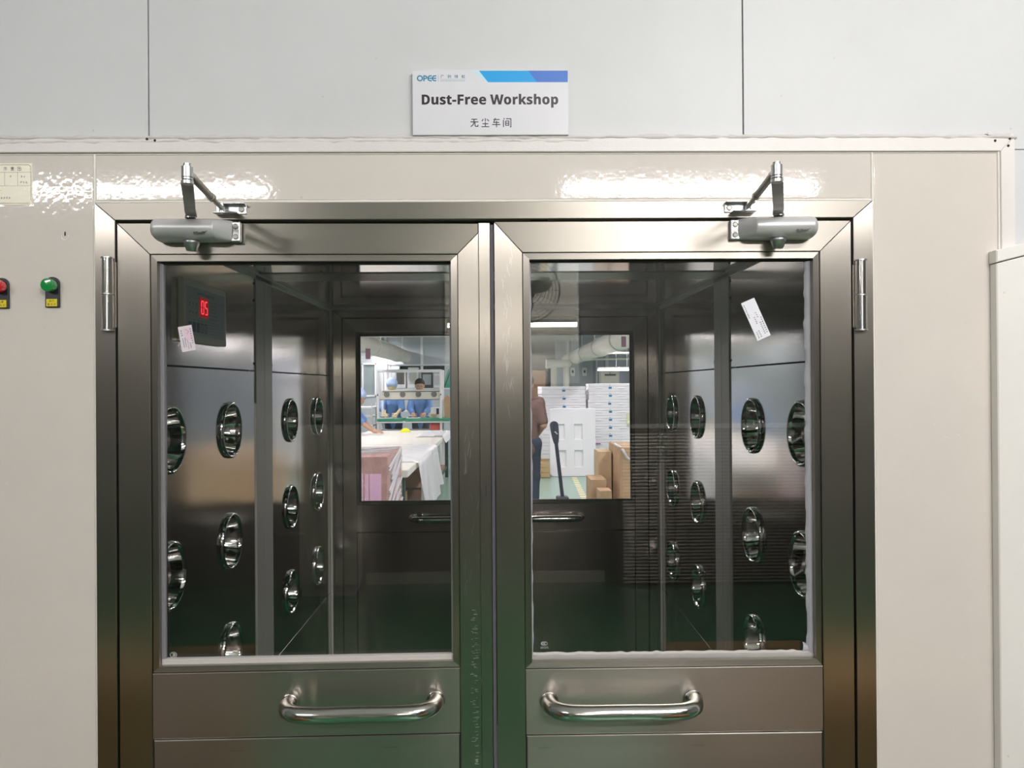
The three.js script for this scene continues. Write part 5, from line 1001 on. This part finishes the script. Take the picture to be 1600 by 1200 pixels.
carton('open cardboard box at the lower left of the carton group', 1.075, 1.262, 0, 0.492, -7.9, -7.42, M.card);
carton('small cardboard box with dark mark in front of the carton group', 1.135, 1.275, 0, 0.405, -7.38, -7.08, M.card, null, { mark: true });
carton('narrow upright cardboard box behind the small marked box', 1.235, 1.40, 0, 0.775, -8.4, -7.95, M.cardLight);
{
  const o = carton('tall brown carton with plastic film over its corner at the right window edge', 1.417, 2.15, 0, 0.872, -8.3, -7.4, M.card);
  part(o, 'plastic_film', tubeGeo([[-0.37, 0.885, 0.1], [-0.33, 0.84, 0.455], [-0.27, 0.74, 0.458], [-0.2, 0.71, 0.457], [-0.12, 0.76, 0.457], [-0.02, 0.78, 0.457]], 0.016, 40, 8), M.sheet, 'twisted clear film');
  part(o, 'flap', bx(-0.1, 0.2, 0.60, 0.86, 0.451, 0.456), M.card);
}
for (let k = 0; k < 3; k++) carton(`brown cardboard box, ${['bottom', 'middle', 'top'][k]} of the far stack behind the standing person`, 0.45, 1.0, k * 0.648, k * 0.648 + 0.645, -15.5, -15, M.cardDark, 'far stack of brown cardboard boxes');
{ // pallet truck with black handle
  const o = thing('pallet_truck', 'hand pallet truck with black handle leaning in the right window', 'pallet truck', [0.72, 0, -7.15]);
  const top = [-0.095, 1.19, 0.0], low = [0.0, 0.32, 0.0];
  part(o, 'handle_shaft', bar(low, lerp3(low, top, 0.74), 0.021, 14), M.darkMetal);
  const sh = new THREE.Shape(), hole = new THREE.Path(); sh.moveTo(-0.022, 0); sh.lineTo(0.022, 0); sh.quadraticCurveTo(0.046, 0.1, 0.044, 0.21); sh.quadraticCurveTo(0.04, 0.245, 0, 0.25); sh.quadraticCurveTo(-0.042, 0.245, -0.044, 0.21); sh.quadraticCurveTo(-0.046, 0.1, -0.022, 0);
  hole.moveTo(-0.012, 0.12); hole.lineTo(-0.018, 0.21); hole.lineTo(-0.010, 0.215); hole.lineTo(-0.006, 0.12); sh.holes.push(hole);
  const lg = new THREE.ExtrudeGeometry(sh, { depth: 0.02, bevelEnabled: true, bevelSize: 0.004, bevelThickness: 0.004, bevelSegments: 2 }); lg.rotateZ(0.11).translate(lerp3(low, top, 0.72)[0], lerp3(low, top, 0.72)[1], -0.01);
  const loop = part(o, 'handle_loop', lg, M.darkMetal, 'black loop grip'); part(loop, 'release_lever', bar([-0.085, 1.08, 0.02], [-0.055, 1.05, 0.02], 0.006, 8), M.satin);
  part(o, 'pump_body', bx(-0.07, 0.07, 0.06, 0.34, -0.09, 0.06, 0.02), M.darkMetal); for (const s of [-1, 1]) part(o, 'steer_wheel', cyl(s * 0.045, 0.08, 0.0, 0.08, 0.05, 'x', 24), M.black);
  for (const s of [-1, 1]) part(o, 'fork', bx(s * 0.19 - 0.075, s * 0.19 + 0.075, 0.06, 0.1, 0.06, 1.0, 0.01), M.darkMetal); part(o, 'crosshead', bx(-0.26, 0.26, 0.06, 0.22, 0.061, 0.12, 0.01), M.darkMetal); for (const s of [-1, 1]) part(o, 'load_wheel', cyl(s * 0.19, 0.04, 0.92, 0.04, 0.08, 'x', 18), M.black);
}
{
  const o = thing('floor_tape', 'dashed yellow marking tape on the green workshop floor', 'floor marking', [1.25, 0, -10.5]);
  for (let k = 0; k < 12; k++) { const t = k / 12; wpart(o, 'dash', bx(1.295 - 0.11 * t - 0.045, 1.295 - 0.11 * t + 0.045, 0, 0.0012, -11.75 + 2.7 * t, -11.75 + 2.7 * t + 0.11), M.tape); }
  const m = thing('white_machine', 'white machine cabinet with small panel behind the right foam stack', 'machine', [3.2, 0, -20]);
  part(m, 'body', bx(-0.32, 0.2, 0, 2.06, -0.5, 0, 0.01), M.creamPaint); part(m, 'control_strip', bx(-0.22, 0.1, 1.88, 1.93, 0, 0.01), M.grille); part(m, 'knob', new THREE.SphereGeometry(0.03, 14, 10).translate(-0.06, 1.96, 0.01), M.bright);
  const n = thing('wall_notice', 'small notice with red lower half on the right partition', 'notice', [4.55, 1.72, -21.95]); part(n, 'sheet', bx(-0.15, 0.15, 0.22, 0.44, 0, 0.01), M.whitePaint); part(n, 'lower_sheet', bx(-0.15, 0.15, 0, 0.2, 0, 0.01), std(lin(0.42, 0.24, 0.20), 0.7));
  for (const [x, l] of [[2.25, 'small white switch box on the right partition, left one'], [2.62, 'small white switch box on the right partition, right one']]) { const b = thing('switch_box', l, 'switch box', [x, 1.9, -21.95]); part(b, 'case', bx(-0.07, 0.07, 0, 0.26, -0.01, 0.05, 0.01), M.whitePaint); part(b, 'switch', bx(-0.03, 0.03, 0.1, 0.18, 0.05, 0.06, 0.003), M.grille); }
}

renderer.render(scene, camera);
